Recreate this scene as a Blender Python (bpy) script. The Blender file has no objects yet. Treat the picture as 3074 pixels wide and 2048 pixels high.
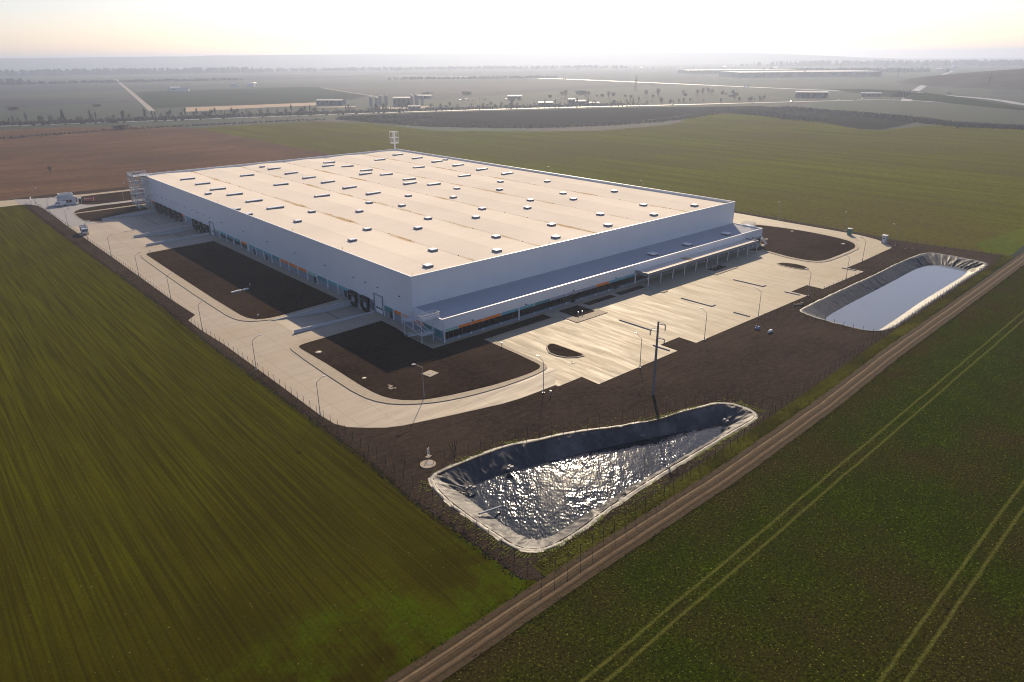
import bpy, math, random
from mathutils import Vector, Matrix, noise
from mathutils.geometry import tessellate_polygon
random.seed(7)
R = math.radians
sc = bpy.context.scene
COL = sc.collection

# ---------------------------------------------------------------- camera
CAMX, CAMY, CAMZ = -91.501, -143.041, 64.0
PITCH, ROLL, HEAD = 0.38085, -0.0083, 0.8555
F_ = Vector((math.cos(HEAD)*math.cos(PITCH), math.sin(HEAD)*math.cos(PITCH), -math.sin(PITCH)))
R_ = Vector((math.sin(HEAD), -math.cos(HEAD), 0))
U_ = R_.cross(F_)
c_, s_ = math.cos(ROLL), math.sin(ROLL)
R2, U2 = R_*c_ + U_*s_, U_*c_ - R_*s_
cam = bpy.data.cameras.new('camera'); camo = bpy.data.objects.new('camera', cam); COL.objects.link(camo)
M = Matrix((R2, U2, -F_)).transposed().to_4x4(); M.translation = (CAMX, CAMY, CAMZ)
camo.matrix_world = M
cam.sensor_width = 36.0; cam.lens = 2126.87/3074*36; cam.clip_start = 1; cam.clip_end = 60000
sc.camera = camo

# ---------------------------------------------------------------- world, sun, exposure
SUN_AZ, SUN_EL = R(43.7), R(27.0)
HAZE = 0.00021
w = bpy.data.worlds.new('World'); sc.world = w; w.use_nodes = True
nt = w.node_tree; nt.nodes.clear()
sky = nt.nodes.new('ShaderNodeTexSky'); sky.sky_type = 'NISHITA'; sky.sun_disc = False
sky.sun_elevation = SUN_EL; sky.sun_rotation = R(90) - SUN_AZ
sky.altitude = 60; sky.air_density = 1.0; sky.dust_density = .7; sky.ozone_density = 2.0
bg = nt.nodes.new('ShaderNodeBackground'); bg.inputs[1].default_value = 0.082
out = nt.nodes.new('ShaderNodeOutputWorld')
tint = nt.nodes.new('ShaderNodeMix'); tint.data_type = 'RGBA'; tint.blend_type = 'MULTIPLY'; tint.inputs[0].default_value = 1.0
tint.inputs[7].default_value = (1.03, .955, 1.08, 1); nt.links.new(sky.outputs[0], tint.inputs[6]); nt.links.new(tint.outputs[2], bg.inputs[0]); nt.links.new(bg.outputs[0], out.inputs[0])
sl = bpy.data.lights.new('sun', 'SUN'); sl.energy = 5.0; sl.angle = R(0.5); sl.color = (1.0, 0.82, 0.58)
so = bpy.data.objects.new('sun', sl); COL.objects.link(so)
sd = Vector((math.cos(SUN_AZ)*math.cos(SUN_EL), math.sin(SUN_AZ)*math.cos(SUN_EL), math.sin(SUN_EL)))
so.rotation_euler = sd.to_track_quat('Z', 'Y').to_euler(); so.location = (0, 0, 200)
sc.view_settings.view_transform = 'Standard'; sc.view_settings.look = 'None'
sc.view_settings.exposure = 0.42; sc.view_settings.gamma = 1.0
sc.cycles.max_bounces = 6; sc.cycles.volume_bounces = 1; sc.cycles.transparent_max_bounces = 8
sc.cycles.sample_clamp_indirect = 4.0; sc.cycles.use_denoising = True; sc.cycles.denoiser = 'OPENIMAGEDENOISE'; sc.cycles.denoising_input_passes = 'RGB_ALBEDO_NORMAL'; sc.cycles.denoising_prefilter = 'ACCURATE'; sc.cycles.filter_width = 1.05

# ---------------------------------------------------------------- helpers
def tag(o, label=None, cat=None, group=None, kind=None):
    if label: o['label'] = label
    if cat: o['category'] = cat
    if group: o['group'] = group
    if kind: o['kind'] = kind
    return o
def empty(name, loc, rz=0.0, label=None, cat=None, group=None):
    o = bpy.data.objects.new(name, None); COL.objects.link(o)
    o.location = loc; o.rotation_euler = (0, 0, rz); o.empty_display_size = 0.5
    return tag(o, label, cat, group)
def copy_tree(o, parent=None):
    c = o.copy(); COL.objects.link(c)
    if parent is not None: c.parent = parent
    for ch in list(o.children): copy_tree(ch, c)
    return c
class MB:
    def __init__(s): s.v = []; s.f = []; s.m = []; s.mi = 0
    def add(s, vs, fs):
        b = len(s.v); s.v += [tuple(p) for p in vs]
        for f in fs: s.f.append(tuple(i+b for i in f)); s.m.append(s.mi)
        return s
    def box(s, x0, y0, z0, x1, y1, z1):
        x0, x1 = sorted((x0, x1)); y0, y1 = sorted((y0, y1)); z0, z1 = sorted((z0, z1))
        return s.add([(x0,y0,z0),(x1,y0,z0),(x1,y1,z0),(x0,y1,z0),(x0,y0,z1),(x1,y0,z1),(x1,y1,z1),(x0,y1,z1)],
                     [(0,3,2,1),(4,5,6,7),(0,1,5,4),(1,2,6,5),(2,3,7,6),(3,0,4,7)])
    def tube(s, p0, p1, r0, r1=None, n=6, cap=True):
        p0, p1 = Vector(p0), Vector(p1); r1 = r0 if r1 is None else r1
        d = (p1-p0).normalized(); a = Vector((0,0,1)) if abs(d.z) < .9 else Vector((1,0,0))
        u = d.cross(a).normalized(); v = d.cross(u)
        vs = []
        for p, r in ((p0, r0), (p1, r1)):
            for i in range(n):
                t = 2*math.pi*i/n; vs.append(p + u*math.cos(t)*r + v*math.sin(t)*r)
        fs = [(i, (i+1) % n, n+(i+1) % n, n+i) for i in range(n)]
        if cap: fs += [tuple(range(n-1, -1, -1)), tuple(range(n, 2*n))]
        return s.add(vs, fs)
    def bar(s, p0, p1, w, h):      # rectangular bar
        p0, p1 = Vector(p0), Vector(p1); d = (p1-p0).normalized()
        a = Vector((0,0,1)) if abs(d.z) < .95 else Vector((1,0,0))
        u = d.cross(a).normalized()*w/2; v = d.cross(u).normalized()*h/2
        vs = [p0-u-v, p0+u-v, p0+u+v, p0-u+v, p1-u-v, p1+u-v, p1+u+v, p1-u+v]
        return s.add(vs, [(0,3,2,1),(4,5,6,7),(0,1,5,4),(1,2,6,5),(2,3,7,6),(3,0,4,7)])
    def disc(s, x, y, z0, z1, r, n=16, r1=None):
        return s.tube((x, y, z0), (x, y, z1), r, r if r1 is None else r1, n)
    def prism(s, loop, z0, z1, holes=(), bottom=False):
        loops = [list(loop)] + [list(h) for h in holes]
        vs3 = [[Vector((p[0], p[1], 0)) for p in l] for l in loops]
        tris = tessellate_polygon(vs3); flat = [p for l in loops for p in l]
        fs = []
        for t in tris:
            a, b, c = (flat[i] for i in t)
            cr = (b[0]-a[0])*(c[1]-a[1])-(b[1]-a[1])*(c[0]-a[0])
            fs.append(tuple(t) if cr > 0 else tuple(reversed(t)))
        s.add([(p[0], p[1], z1) for p in flat], fs)
        if z0 is not None:
            for l in loops:
                ar = sum(l[i][0]*l[(i+1) % len(l)][1]-l[(i+1) % len(l)][0]*l[i][1] for i in range(len(l)))
                if l is not loops[0]: ar = -ar
                n = len(l)
                vs = [(p[0], p[1], z0) for p in l] + [(p[0], p[1], z1) for p in l]
                fq = [(i, (i+1) % n, n+(i+1) % n, n+i) for i in range(n)]
                if ar < 0: fq = [tuple(reversed(f)) for f in fq]
                s.add(vs, fq)
        return s
    def build(s, name, mats, parent=None, loc=None, smooth=False, uv=None):
        me = bpy.data.meshes.new(name); me.from_pydata(s.v, [], s.f); me.update()
        if not isinstance(mats, (list, tuple)): mats = [mats]
        for m in mats: me.materials.append(m)
        if len(mats) > 1: me.polygons.foreach_set('material_index', s.m)
        if smooth: me.polygons.foreach_set('use_smooth', [True]*len(me.polygons))
        if uv is not None:
            l = me.uv_layers.new(name='UVMap')
            for lp in me.loops: l.data[lp.index].uv = uv[lp.vertex_index]
        o = bpy.data.objects.new(name, me); COL.objects.link(o)
        if loc is not None: o.location = loc
        if parent is not None: o.parent = parent
        return o
def struct(name, mb, mat, **k):
    return tag(mb.build(name, mat, **k), kind='structure')
def chaikin(l, n=2, closed=True):
    for _ in range(n):
        o = []
        m = len(l) if closed else len(l)-1
        if not closed: o.append(l[0])
        for i in range(m):
            a, b = l[i], l[(i+1) % len(l)]
            o.append((a[0]*.75+b[0]*.25, a[1]*.75+b[1]*.25)); o.append((a[0]*.25+b[0]*.75, a[1]*.25+b[1]*.75))
        if not closed: o.append(l[-1])
        l = o
    return l
def area(l): return sum(l[i][0]*l[(i+1) % len(l)][1]-l[(i+1) % len(l)][0]*l[i][1] for i in range(len(l)))/2
def offset(l, d):      # outward for d>0
    if area(l) < 0: l = l[::-1]
    o = []; n = len(l)
    for i in range(n):
        a, b, c = Vector(l[i-1]), Vector(l[i]), Vector(l[(i+1) % n])
        e1 = (b-a).normalized(); e2 = (c-b).normalized()
        n1 = Vector((e1.y, -e1.x)); n2 = Vector((e2.y, -e2.x)); m = (n1+n2)
        m = m.normalized() if m.length > 1e-6 else n1
        o.append(tuple(b + m*d/max(.5, m.dot(n1))))
    return o
def resample(l, step, closed=False):
    pts = [Vector(p) for p in l]
    if closed: pts.append(pts[0])
    L = [0]
    for i in range(len(pts)-1): L.append(L[-1]+(pts[i+1]-pts[i]).length)
    n = max(2, int(round(L[-1]/step))); o = []; j = 0
    for k in range(n + (0 if closed else 1)):
        t = L[-1]*k/n
        while j < len(L)-2 and L[j+1] < t: j += 1
        a = (t-L[j])/max(1e-9, L[j+1]-L[j]); p = pts[j].lerp(pts[j+1], a); o.append(tuple(p))
    return o
def strip(center, width, z, n_across=1, step=20, zf=None):
    c = resample(center, step); v = []; uv = []; f = []; d = 0
    for i, p in enumerate(c):
        a = Vector(c[max(0, i-1)]); b = Vector(c[min(len(c)-1, i+1)]); t = (b-a).normalized(); nn = Vector((-t.y, t.x))
        if i: d += (Vector(p)-Vector(c[i-1])).length
        wd = width(i/(len(c)-1)) if callable(width) else width
        for k in range(n_across+1):
            s = k/n_across-.5; q = Vector(p)+nn*s*wd; v.append((q.x, q.y, z)); uv.append((d, k/n_across))
    m = n_across+1
    for i in range(len(c)-1):
        for k in range(n_across): f.append((i*m+k, (i+1)*m+k, (i+1)*m+k+1, i*m+k+1))
    mb = MB(); mb.add(v, [tuple(reversed(x)) for x in f]); return mb, uv

# ---------------------------------------------------------------- node-material kit
class NM:
    def __init__(s, name, rough=.8, spec=.3, metal=0.0):
        s.m = bpy.data.materials.new(name); s.m.use_nodes = True; s.t = s.m.node_tree
        s.b = s.t.nodes['Principled BSDF']; s.b.inputs['Roughness'].default_value = rough
        s.b.inputs['Specular IOR Level'].default_value = spec; s.b.inputs['Metallic'].default_value = metal
        s.geo = s.t.nodes.new('ShaderNodeNewGeometry'); s.pos = s.geo.outputs['Position']
    def n(s, t, **k):
        x = s.t.nodes.new(t)
        for a, b in k.items(): setattr(x, a, b)
        return x
    def put(s, sock, v):
        if isinstance(v, bpy.types.NodeSocket): s.t.links.new(v, sock)
        elif isinstance(v, tuple) and len(v) == 3 and sock.type == 'RGBA': sock.default_value = (*v, 1)
        else: sock.default_value = v
    def math(s, op, a, b=0.0, c=0.0, clamp=False):
        x = s.n('ShaderNodeMath', operation=op, use_clamp=clamp)
        s.put(x.inputs[0], a); s.put(x.inputs[1], b)
        if len(x.inputs) > 2: s.put(x.inputs[2], c)
        return x.outputs[0]
    def map(s, vec=None, scale=(1,1,1), rot=0.0, loc=(0,0,0)):
        x = s.n('ShaderNodeMapping'); s.put(x.inputs[0], vec or s.pos)
        x.inputs['Scale'].default_value = scale; x.inputs['Rotation'].default_value = (0, 0, rot); x.inputs['Location'].default_value = loc
        return x.outputs[0]
    def noise(s, scale, detail=4, rough=.6, vec=None, dist=0.0):
        x = s.n('ShaderNodeTexNoise'); s.put(x.inputs['Vector'], vec or s.pos)
        x.inputs['Scale'].default_value = scale; x.inputs['Detail'].default_value = detail; x.inputs['Roughness'].default_value = rough
        x.inputs['Distortion'].default_value = dist
        return x.outputs[0]
    def ramp(s, fac, lo, hi, a=0.0, b=1.0):
        x = s.n('ShaderNodeMapRange'); s.put(x.inputs[0], fac)
        x.inputs[1].default_value = lo; x.inputs[2].default_value = hi; x.inputs[3].default_value = a; x.inputs[4].default_value = b
        return x.outputs[0]
    def mix(s, fac, a, b, mode='MIX'):
        x = s.n('ShaderNodeMix', data_type='RGBA', blend_type=mode); s.put(x.inputs[0], fac); s.put(x.inputs[6], a); s.put(x.inputs[7], b)
        return x.outputs[2]
    def xyz(s, vec=None):
        x = s.n('ShaderNodeSeparateXYZ'); s.put(x.inputs[0], vec or s.pos); return x.outputs
    def col(s, c): s.put(s.b.inputs['Base Color'], c); return s
    def rough(s, c): s.put(s.b.inputs['Roughness'], c); return s
    def bump(s, h, strength=.5, dist=.1):
        x = s.n('ShaderNodeBump'); x.inputs['Strength'].default_value = strength; x.inputs['Distance'].default_value = dist
        s.put(x.inputs['Height'], h); s.t.links.new(x.outputs[0], s.b.inputs['Normal']); return s
def plain(name, col, rough=.6, spec=.4, metal=0.0, var=.12, scale=.8):
    k = NM(name, rough, spec, metal); n = k.noise(scale, 5)
    return k.col(k.mix(k.ramp(n, .3, .7), tuple(c*(1-var) for c in col), tuple(min(1, c*(1+var)) for c in col))).m
MT = {}
# ---------------------------------------------------------------- materials of the setting
def m_soil(name, a=(.022,.015,.012), b=(.044,.030,.022), tint=None):
    k = NM(name, .95, .0)
    n1 = k.noise(.05, 6, .65); n2 = k.noise(.9, 8, .75); st = k.noise(.6, 4, .6, k.map(scale=(.25, 1.6, 1), rot=.35))
    c = k.mix(k.ramp(n1, .35, .65), a, b)
    c = k.mix(k.ramp(k.noise(.022, 6, .6), .46, .64, 0, .75), c, tuple(x*1.35 for x in b))
    c = k.mix(k.ramp(n2, .45, .7), c, tuple(x*1.35 for x in b))
    c = k.mix(k.ramp(st, .5, .75, 0, .5), c, tuple(x*.7 for x in a))
    if tint: c = k.mix(k.ramp(k.noise(.035, 5, .6), .5, .7, 0, .7), c, tint)
    sp = k.noise(5.0, 2, .5); c = k.mix(k.ramp(sp, .79, .82), c, (.13,.10,.08))
    k.col(c); k.bump(k.math('ADD', n2, k.noise(3.5, 4, .7)), .9, .35); return k.m
def m_concrete(name, rot, base=(.42,.355,.25), joints=6.0):
    k = NM(name, .75, .12)
    v = k.map(scale=(1, 1, 1), rot=rot)
    s1 = k.noise(1.0, 6, .68, k.map(v, (.06, .55, 1)), .6); s2 = k.noise(1.0, 6, .7, k.map(v, (.16, 1.8, 1)), .5); b = k.noise(.06, 5, .6)
    dk = tuple(x*.90 for x in base); lt = tuple(min(.8, x*1.16) for x in base)
    c = k.mix(k.ramp(s1, .33, .62), dk, base); c = k.mix(k.ramp(s2, .50, .75, 0, .6), c, lt)
    c = k.mix(k.ramp(b, .42, .68, 0, .55), c, tuple(x*y for x, y in zip(base, (.88, .80, .68))))
    X = k.xyz(v)
    for ax in (0, 1):
        f = k.math('ABSOLUTE', k.math('SUBTRACT', k.math('FRACT', k.math('DIVIDE', X[ax], joints)), .5))
        c = k.mix(k.ramp(f, .480, .494, 0, .5), c, tuple(x*.6 for x in base))
    c = k.mix(k.ramp(k.noise(.35, 7, .75), .54, .8, 0, .5), c, tuple(x*.62 for x in base))
    k.col(c); k.rough(k.ramp(s1, .3, .7, .75, .5)); k.bump(s2, .15, .02); return k.m
MT['soil'] = m_soil('soil_dark'); MT['soil_site'] = m_soil('soil_site', (.034,.0245,.019), (.060,.043,.033))
MT['soil_bank'] = m_soil('soil_bank', (.03,.025,.02), (.09,.07,.055), (.05,.055,.02))
MT['lot'] = m_concrete('concrete_lot', R(90)); MT['road'] = m_concrete('concrete_road', 0, (.41,.348,.272))
MT['walk'] = plain('concrete_walk', (.37,.31,.23), .8, .12, var=.10); MT['kerb'] = plain('kerb_stone', (.40,.37,.33), .8, .3)
MT['gravel'] = plain('gravel', (.34,.27,.20), .9, .2, var=.3, scale=1.5)
MT['pavers'] = plain('grey_pavers', (.27,.255,.25), .8, .3, var=.15, scale=.7)

def m_leftfield():
    k = NM('young_crop_field', .95, .0)
    rows = k.noise(1.0, 6, .68, k.map(scale=(1.0, .014, 1))); rows2 = k.noise(1.0, 4, .6, k.map(scale=(2.2, .03, 1)))
    patch = k.noise(.018, 5, .6); fine = k.noise(2.2, 8, .8); X = k.xyz()
    g1, g2, br = (.060,.056,.001), (.112,.118,.001), (.062,.052,.003)
    c = k.mix(k.ramp(rows, .30, .66), br, g2)
    c = k.mix(k.ramp(rows2, .42, .62, 0, .6), c, (.022,.019,.003))
    near = k.ramp(X[1], 40, -110, 0, 1)          # southward soil shows between rows; backlight and lens darkening is painted in too
    bare = k.math('MULTIPLY', near, k.ramp(k.math('ADD', patch, k.math('MULTIPLY', rows, .5)), .58, .86))
    c = k.mix(k.math('MULTIPLY', bare, .9), c, (.022,.013,.003))  # soil tone painted darker to imitate the backlit falloff close to the camera
    c = k.mix(k.ramp(fine, .35, .75, .55, 0), c, (.018,.014,.005))
    fl = k.noise(3.0, 2, .4); c = k.mix(k.math('MULTIPLY', k.ramp(fl, .735, .76), near), c, (.32,.25,.12))
    # headland strips drilled the other way, greener
    hl = k.math('MULTIPLY', k.ramp(X[1], -72, -76), k.ramp(k.math('ADD', k.noise(.06, 6, .7), k.math('MULTIPLY', X[0], 0.0)), .45, .60))
    c = k.mix(k.math('MULTIPLY', k.math('MULTIPLY', hl, .85), k.ramp(fine, .32, .55)), c, (.050,.082,.002))
    k.col(c); k.bump(fine, .8, .12)
    k.b.inputs['Sheen Weight'].default_value = .0; return k.m
MT['lfield'] = m_leftfield()
def m_crop():
    k = NM('leafy_crop_field', .9, .0)
    X = k.xyz(); fine = k.noise(2.6, 6, .75); cl = k.noise(.9, 6, .7); patch = k.noise(.045, 5, .62)
    stp = k.noise(1.0, 4, .6, k.map(scale=(.02, .35, 1), rot=-.03))
    c = k.mix(k.ramp(fine, .38, .62), (.006,.007,.002), (.050,.074,.003))
    c = k.mix(k.ramp(cl, .52, .78, 0, .75), c, (.082,.122,.008)); c = k.mix(k.ramp(k.noise(.16, 6, .7), .42, .66, .5, 0), c, (.016,.022,.004))
    brown = k.math('ADD', k.ramp(patch, .44, .64), k.ramp(stp, .58, .75, 0, .5), clamp=True)
    edge = k.ramp(k.math('SUBTRACT', X[1], k.math('MULTIPLY', X[0], .031)), -101, -94, 0, .8)
    brown = k.math('MAXIMUM', k.math('MULTIPLY', brown, .7), k.math('MULTIPLY', edge, k.ramp(k.noise(.12, 5, .6), .35, .6)))
    c = k.mix(brown, c, k.mix(k.ramp(fine, .4, .6), (.018,.011,.006), (.060,.043,.016)))
    c = k.mix(k.ramp(k.noise(3.3, 2, .5), .64, .70, 0, .75), c, (.22,.22,.04))
    c = k.mix(k.ramp(k.noise(.13, 6, .72), .655, .69, 0, .85), c, (.008,.006,.005))
    v = k.math('ADD', k.math('SUBTRACT', X[1], k.math('MULTIPLY', X[0], .031)), k.math('MULTIPLY', k.noise(.08, 2), .5))
    for y0 in (-102.2, -104.0, -124.6, -126.6, -147.5, -149.4):
        l = k.ramp(k.math('ABSOLUTE', k.math('SUBTRACT', v, y0+.25)), .32, .08, 0, .75)
        c = k.mix(k.math('MULTIPLY', l, k.ramp(fine, .35, .6, .25, .9)), c, (.15,.15,.035))
    k.col(c); k.bump(k.math('ADD', fine, cl), 1.0, .22); return k.m
MT['crop'] = m_crop()
def m_field(name, a, b, c3, rot, sc=(.05, .004, 1), fine=.4, dark=(.03,.025,.015)):
    k = NM(name, .95, .0)
    n1 = k.noise(1.0, 6, .65, k.map(scale=sc, rot=rot)); n2 = k.noise(.007, 4, .55); n3 = k.noise(fine, 7, .75)
    c = k.mix(k.ramp(n1, .40, .60), a, b); c = k.mix(k.ramp(n2, .42, .62, 0, .8), c, c3); c = k.mix(k.ramp(n3, .4, .72, .5, 0), c, dark)
    k.col(c); k.bump(n3, .4, .2); return k.m
MT['F2'] = m_field('green_winter_field', (.100,.104,.007), (.150,.160,.006), (.120,.098,.022), R(-62), (.10, .006, 1))
MT['F1'] = m_field('brown_fallow_field', (.14,.078,.046), (.19,.110,.064), (.10,.062,.042), R(-40), (.02,.05,1), .3, (.05,.035,.028))
MT['plough'] = m_field('ploughed_field', (.020,.019,.020), (.032,.030,.030), (.025,.024,.024), R(30))
MT['FA'] = m_field('blue_green_field', (.040,.058,.035), (.052,.070,.040), (.048,.060,.040), R(30), (.02,.006,1))
MT['FB'] = plain('stubble_tan', (.30,.20,.12), .9, .2, var=.15, scale=.05)
MT['reeds'] = plain('dry_reeds', (.20,.145,.095), .9, .2, var=.35, scale=.6)
MT['bright'] = m_field('bright_green_corner', (.12,.15,.010), (.15,.18,.012), (.10,.13,.012), R(20))
def m_terrain():
    k = NM('farmland_far', .95, .05)
    w_ = k.noise(.0012, 3, .5); v0 = k.map(scale=(.0011, .0026, 1), rot=R(-28))
    vo = k.n('ShaderNodeTexVoronoi', feature='F1', distance='CHEBYCHEV'); k.put(vo.inputs['Vector'], v0); vo.inputs['Scale'].default_value = 1.0; vo.inputs['Randomness'].default_value = .75
    r = k.n('ShaderNodeSeparateColor'); k.put(r.inputs[0], vo.outputs['Color'])
    cr = k.n('ShaderNodeValToRGB'); k.put(cr.inputs[0], r.outputs[0]); cr.color_ramp.interpolation = 'CONSTANT'
    cols = [(0, (.030,.044,.028)), (.22, (.018,.021,.024)), (.38, (.024,.050,.026)), (.55, (.046,.042,.038)), (.68, (.020,.034,.030)), (.84, (.050,.058,.034))]
    e = cr.color_ramp.elements; e[0].position = 0; e[0].color = (*cols[0][1], 1); e[1].position = cols[1][0]; e[1].color = (*cols[1][1], 1)
    for p_, c_2 in cols[2:]: q_ = e.new(p_); q_.color = (*c_2, 1)
    n = k.noise(.012, 6, .7, k.map(scale=(.5, 2.2, 1), rot=R(-28)))
    c = k.mix(k.ramp(n, .35, .68, 0, .45), cr.outputs[0], (.042,.042,.040))
    k.col(c); return k.m
MT['terrain'] = m_terrain()
def m_asphalt():
    k = NM('pale_worn_asphalt', .45, .6); return k.col(k.mix(k.ramp(k.noise(.3, 5), .3, .7), (.13,.12,.11), (.20,.18,.16))).m
MT['asphalt'] = m_asphalt()
MT['farmtrack'] = plain('pale_dirt_track', (.20,.17,.14), .8, .3, scale=.05, var=.3)
def m_track():
    k = NM('dirt_track', .95, .08)
    uv = k.n('ShaderNodeUVMap'); uv.uv_map = 'UVMap'; X = k.xyz(uv.outputs[0])
    fine = k.noise(1.6, 7, .7); wv = k.math('ADD', X[1], k.math('MULTIPLY', k.math('SUBTRACT', k.noise(.12, 3, .5), .5), .10))
    c = k.mix(k.ramp(fine, .35, .7), (.048,.035,.020), (.085,.061,.035))
    for v0, wd, cc in ((.34, .055, (.19,.135,.082)), (.70, .060, (.20,.143,.085)), (.60, .02, (.15,.093,.055)), (.27, .015, (.15,.093,.055))):
        l = k.ramp(k.math('ABSOLUTE', k.math('SUBTRACT', wv, v0)), wd, wd*.3, 0, 1); c = k.mix(k.math('MULTIPLY', l, k.ramp(k.noise(.5, 5, .7), .3, .6, .45, 1)), c, cc)
    for v0 in (.43, .78, .2):
        l = k.ramp(k.math('ABSOLUTE', k.math('SUBTRACT', wv, v0)), .045, .01, 0, .6); c = k.mix(l, c, (.03,.02,.014))
    # lug marks of a tractor tyre beside the left rut
    ch = k.math('FRACT', k.math('ADD', k.math('MULTIPLY', X[0], 2.4), k.math('ABSOLUTE', k.math('MULTIPLY', k.math('SUBTRACT', wv, .37), 26))))
    band = k.ramp(k.math('ABSOLUTE', k.math('SUBTRACT', wv, .37)), .052, .045, 0, 1)
    c = k.mix(k.math('MULTIPLY', band, k.ramp(ch, .42, .5, 0, .6)), c, (.06,.04,.028))
    k.col(c); k.bump(fine, .7, .12); return k.m
MT['track'] = m_track()
def m_verge():
    k = NM('verge_grass', .95, .0); f = k.noise(1.3, 7, .75); p_ = k.noise(.07, 4, .6)
    c = k.mix(k.ramp(p_, .4, .6), (.050,.050,.008), (.11,.105,.012)); c = k.mix(k.ramp(f, .35, .7, .6, 0), c, (.02,.02,.008))
    k.col(c); k.bump(f, 1, .2); return k.m
MT['verge'] = m_verge()

# ---------------------------------------------------------------- plan data (metres, x along the front, y along the dock side)
POND1 = [(-36.0,-58.6),(-32.2,-58.5),(-27.1,-58.8),(-19.9,-59.5),(-15.2,-61.7),(-8.5,-63.7),(-.5,-68.1),(2.7,-69.1),(7.0,-71.2),(12.9,-72.2),(16.5,-73.3),(21.1,-74.7),(23.1,-76.3),(23.7,-79.3),(23.2,-82.4),(21.3,-83.2),(13.8,-83.2),(2.9,-83.2),(-6.0,-83.3),(-14.4,-83.6),(-20.7,-84.0),(-26.4,-84.6),(-29.4,-84.9),(-33.1,-84.8),(-35.6,-84.2),(-37.1,-82.7),(-37.7,-81.0),(-37.9,-78.2),(-38.2,-71.9),(-38.1,-66.0),(-37.4,-61.5)]
WATER1 = [(-32.2,-63.5),(-30.4,-62.4),(-27.3,-62.5),(-23.1,-63.4),(-14.3,-65.7),(-5.1,-68.6),(4.2,-72.0),(13.2,-75.6),(18.6,-78.0),(19.2,-79.2),(17.5,-79.8),(14.5,-80.2),(7.4,-80.2),(-2.1,-80.3),(-10.1,-80.3),(-19.8,-80.5),(-27.2,-80.9),(-30.0,-80.9),(-32.2,-80.2),(-33.3,-78.6),(-33.5,-76.0),(-33.6,-71.3),(-33.5,-67.5),(-33.2,-64.9)]
POND2 = [(84.8,-58.5),(87.7,-58.1),(97.6,-57.7),(114.7,-57.4),(133.6,-57.2),(152.9,-56.4),(169.0,-56.7),(174.2,-57.9),(175.2,-61.4),(174.8,-68.5),(174.3,-75.2),(170.1,-76.6),(149.0,-77.2),(128.0,-78.2),(110.5,-78.9),(93.9,-79.9),(86.8,-79.6),(83.4,-77.2),(82.9,-70.9),(83.2,-62.7)]
WATER2 = [(88.0,-64.3),(90.5,-62.7),(103.0,-61.9),(117.3,-61.5),(137.8,-60.9),(160.4,-60.0),(166.5,-61.3),(169.6,-65.2),(169.8,-70.3),(168.1,-73.2),(150.2,-73.9),(131.4,-74.4),(115.5,-75.2),(97.0,-76.4),(89.4,-76.6),(87.6,-75.0),(87.2,-70.0)]
PITS = [[(-23.5,30.6),(-23.5,18.35),(-.02,18.35),(-.02,31.6)], [(-24.5,157.3),(-24.5,139.9),(-.02,142.9),(-.02,163.2)], [(-25.0,204.6),(-25.0,171.3),(-.02,174.6),(-.02,212.0)]]
LX = [(-43.9,268),(-44.3,242.2),(-44.1,218.7),(-43.7,183.5),(-43.5,156.2),(-43.0,125.9),(-42.5,105.1),(-42.2,83.8),(-42.0,66.5),(-42.1,46.6),(-42.2,26.3),(-41.6,-21.7),(-41.3,-35.2),(-41.2,-46.4),(-42.0,-62.4),(-41.6,-73.8),(-41.4,-86.9)]

# base ground: one sheet to the horizon, cut out for the two ponds and the sunk docks
holes = [offset(POND1, -.3), offset(POND2, -.3)] + PITS
circ = [(12000*math.cos(R(a))+1500, 12000*math.sin(R(a))+1500) for a in range(0, 360, 6)]
g = MB(); g.prism(circ, None, 0.0, holes); struct('ground', g, MT['terrain'])
site = LX[::-1] + [(-43.5, 290), (-20, 292), (190, 275), (187.7, 6.2), (186,-30),(184.5,-44),(187,-60),(190,-78.9),(175.4,-79.5),(123.9,-82.4),(76.1,-84.6),(36.2,-87.1),(2.6,-88.9),(-9,-88.9),(-39.5,-89.2)]
g = MB(); g.prism(site, None, 0.03, holes); struct('soil_ground', g, MT['soil_site'])
def sheet(name, loop, z, mat, hs=()): g = MB(); g.prism(loop, None, z, hs); return struct(name, g, MT[mat])
sheet('young_crop_field', [(-43.9,268.6),(-300,268.6),(-700,260),(-700,-330),(-330,-330),(-60,-89.3),(-39.5,-89.3)] + LX[::-1], .012, 'lfield')
sheet('leafy_crop_field', [(-62,-92.5),(-36,-92.5),(-1,-92.3),(39.2,-91.0),(71,-88.6),(93,-87.5),(136,-85.6),(201,-82.8),(420,-76),(420,-420),(-330,-420),(-330,-92.5)], .010, 'crop')
sheet('green_field', [(157,629.2),(156.5,453.6),(155.8,348.1),(150,275),(190,275),(188.5,6.2),(186.5,-30),(185,-44),(187.5,-60),(190,-75),(300,-72),(420,-69),(724,48),(724.4,105),(678.6,129.6),(598.9,138.4),(595.6,157.4),(648.1,228),(690.2,307.3),(702.5,360.4),(633.3,376.4),(555.7,325.8),(514.4,310.7),(421.8,318.2),(371.5,357.6),(311.6,427.2),(312.1,552.4),(279.4,618.3),(230.2,624.4)], .015, 'F2')
sheet('corner_field', [(200.2,-63.6),(241,-68),(245,-73.5),(192.4,-77.8),(181.5,-75.8)], .024, 'bright')
sheet('fallow_field', [(-300,288),(-51.5,288.3),(-40,292),(-20,292),(150,276),(155.8,348.1),(156.5,453.6),(157,629.2),(136.5,677.9),(91.7,715.3),(65.8,742.3),(4.7,752.3),(-500,800),(-500,288)], .013, 'F1')
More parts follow.
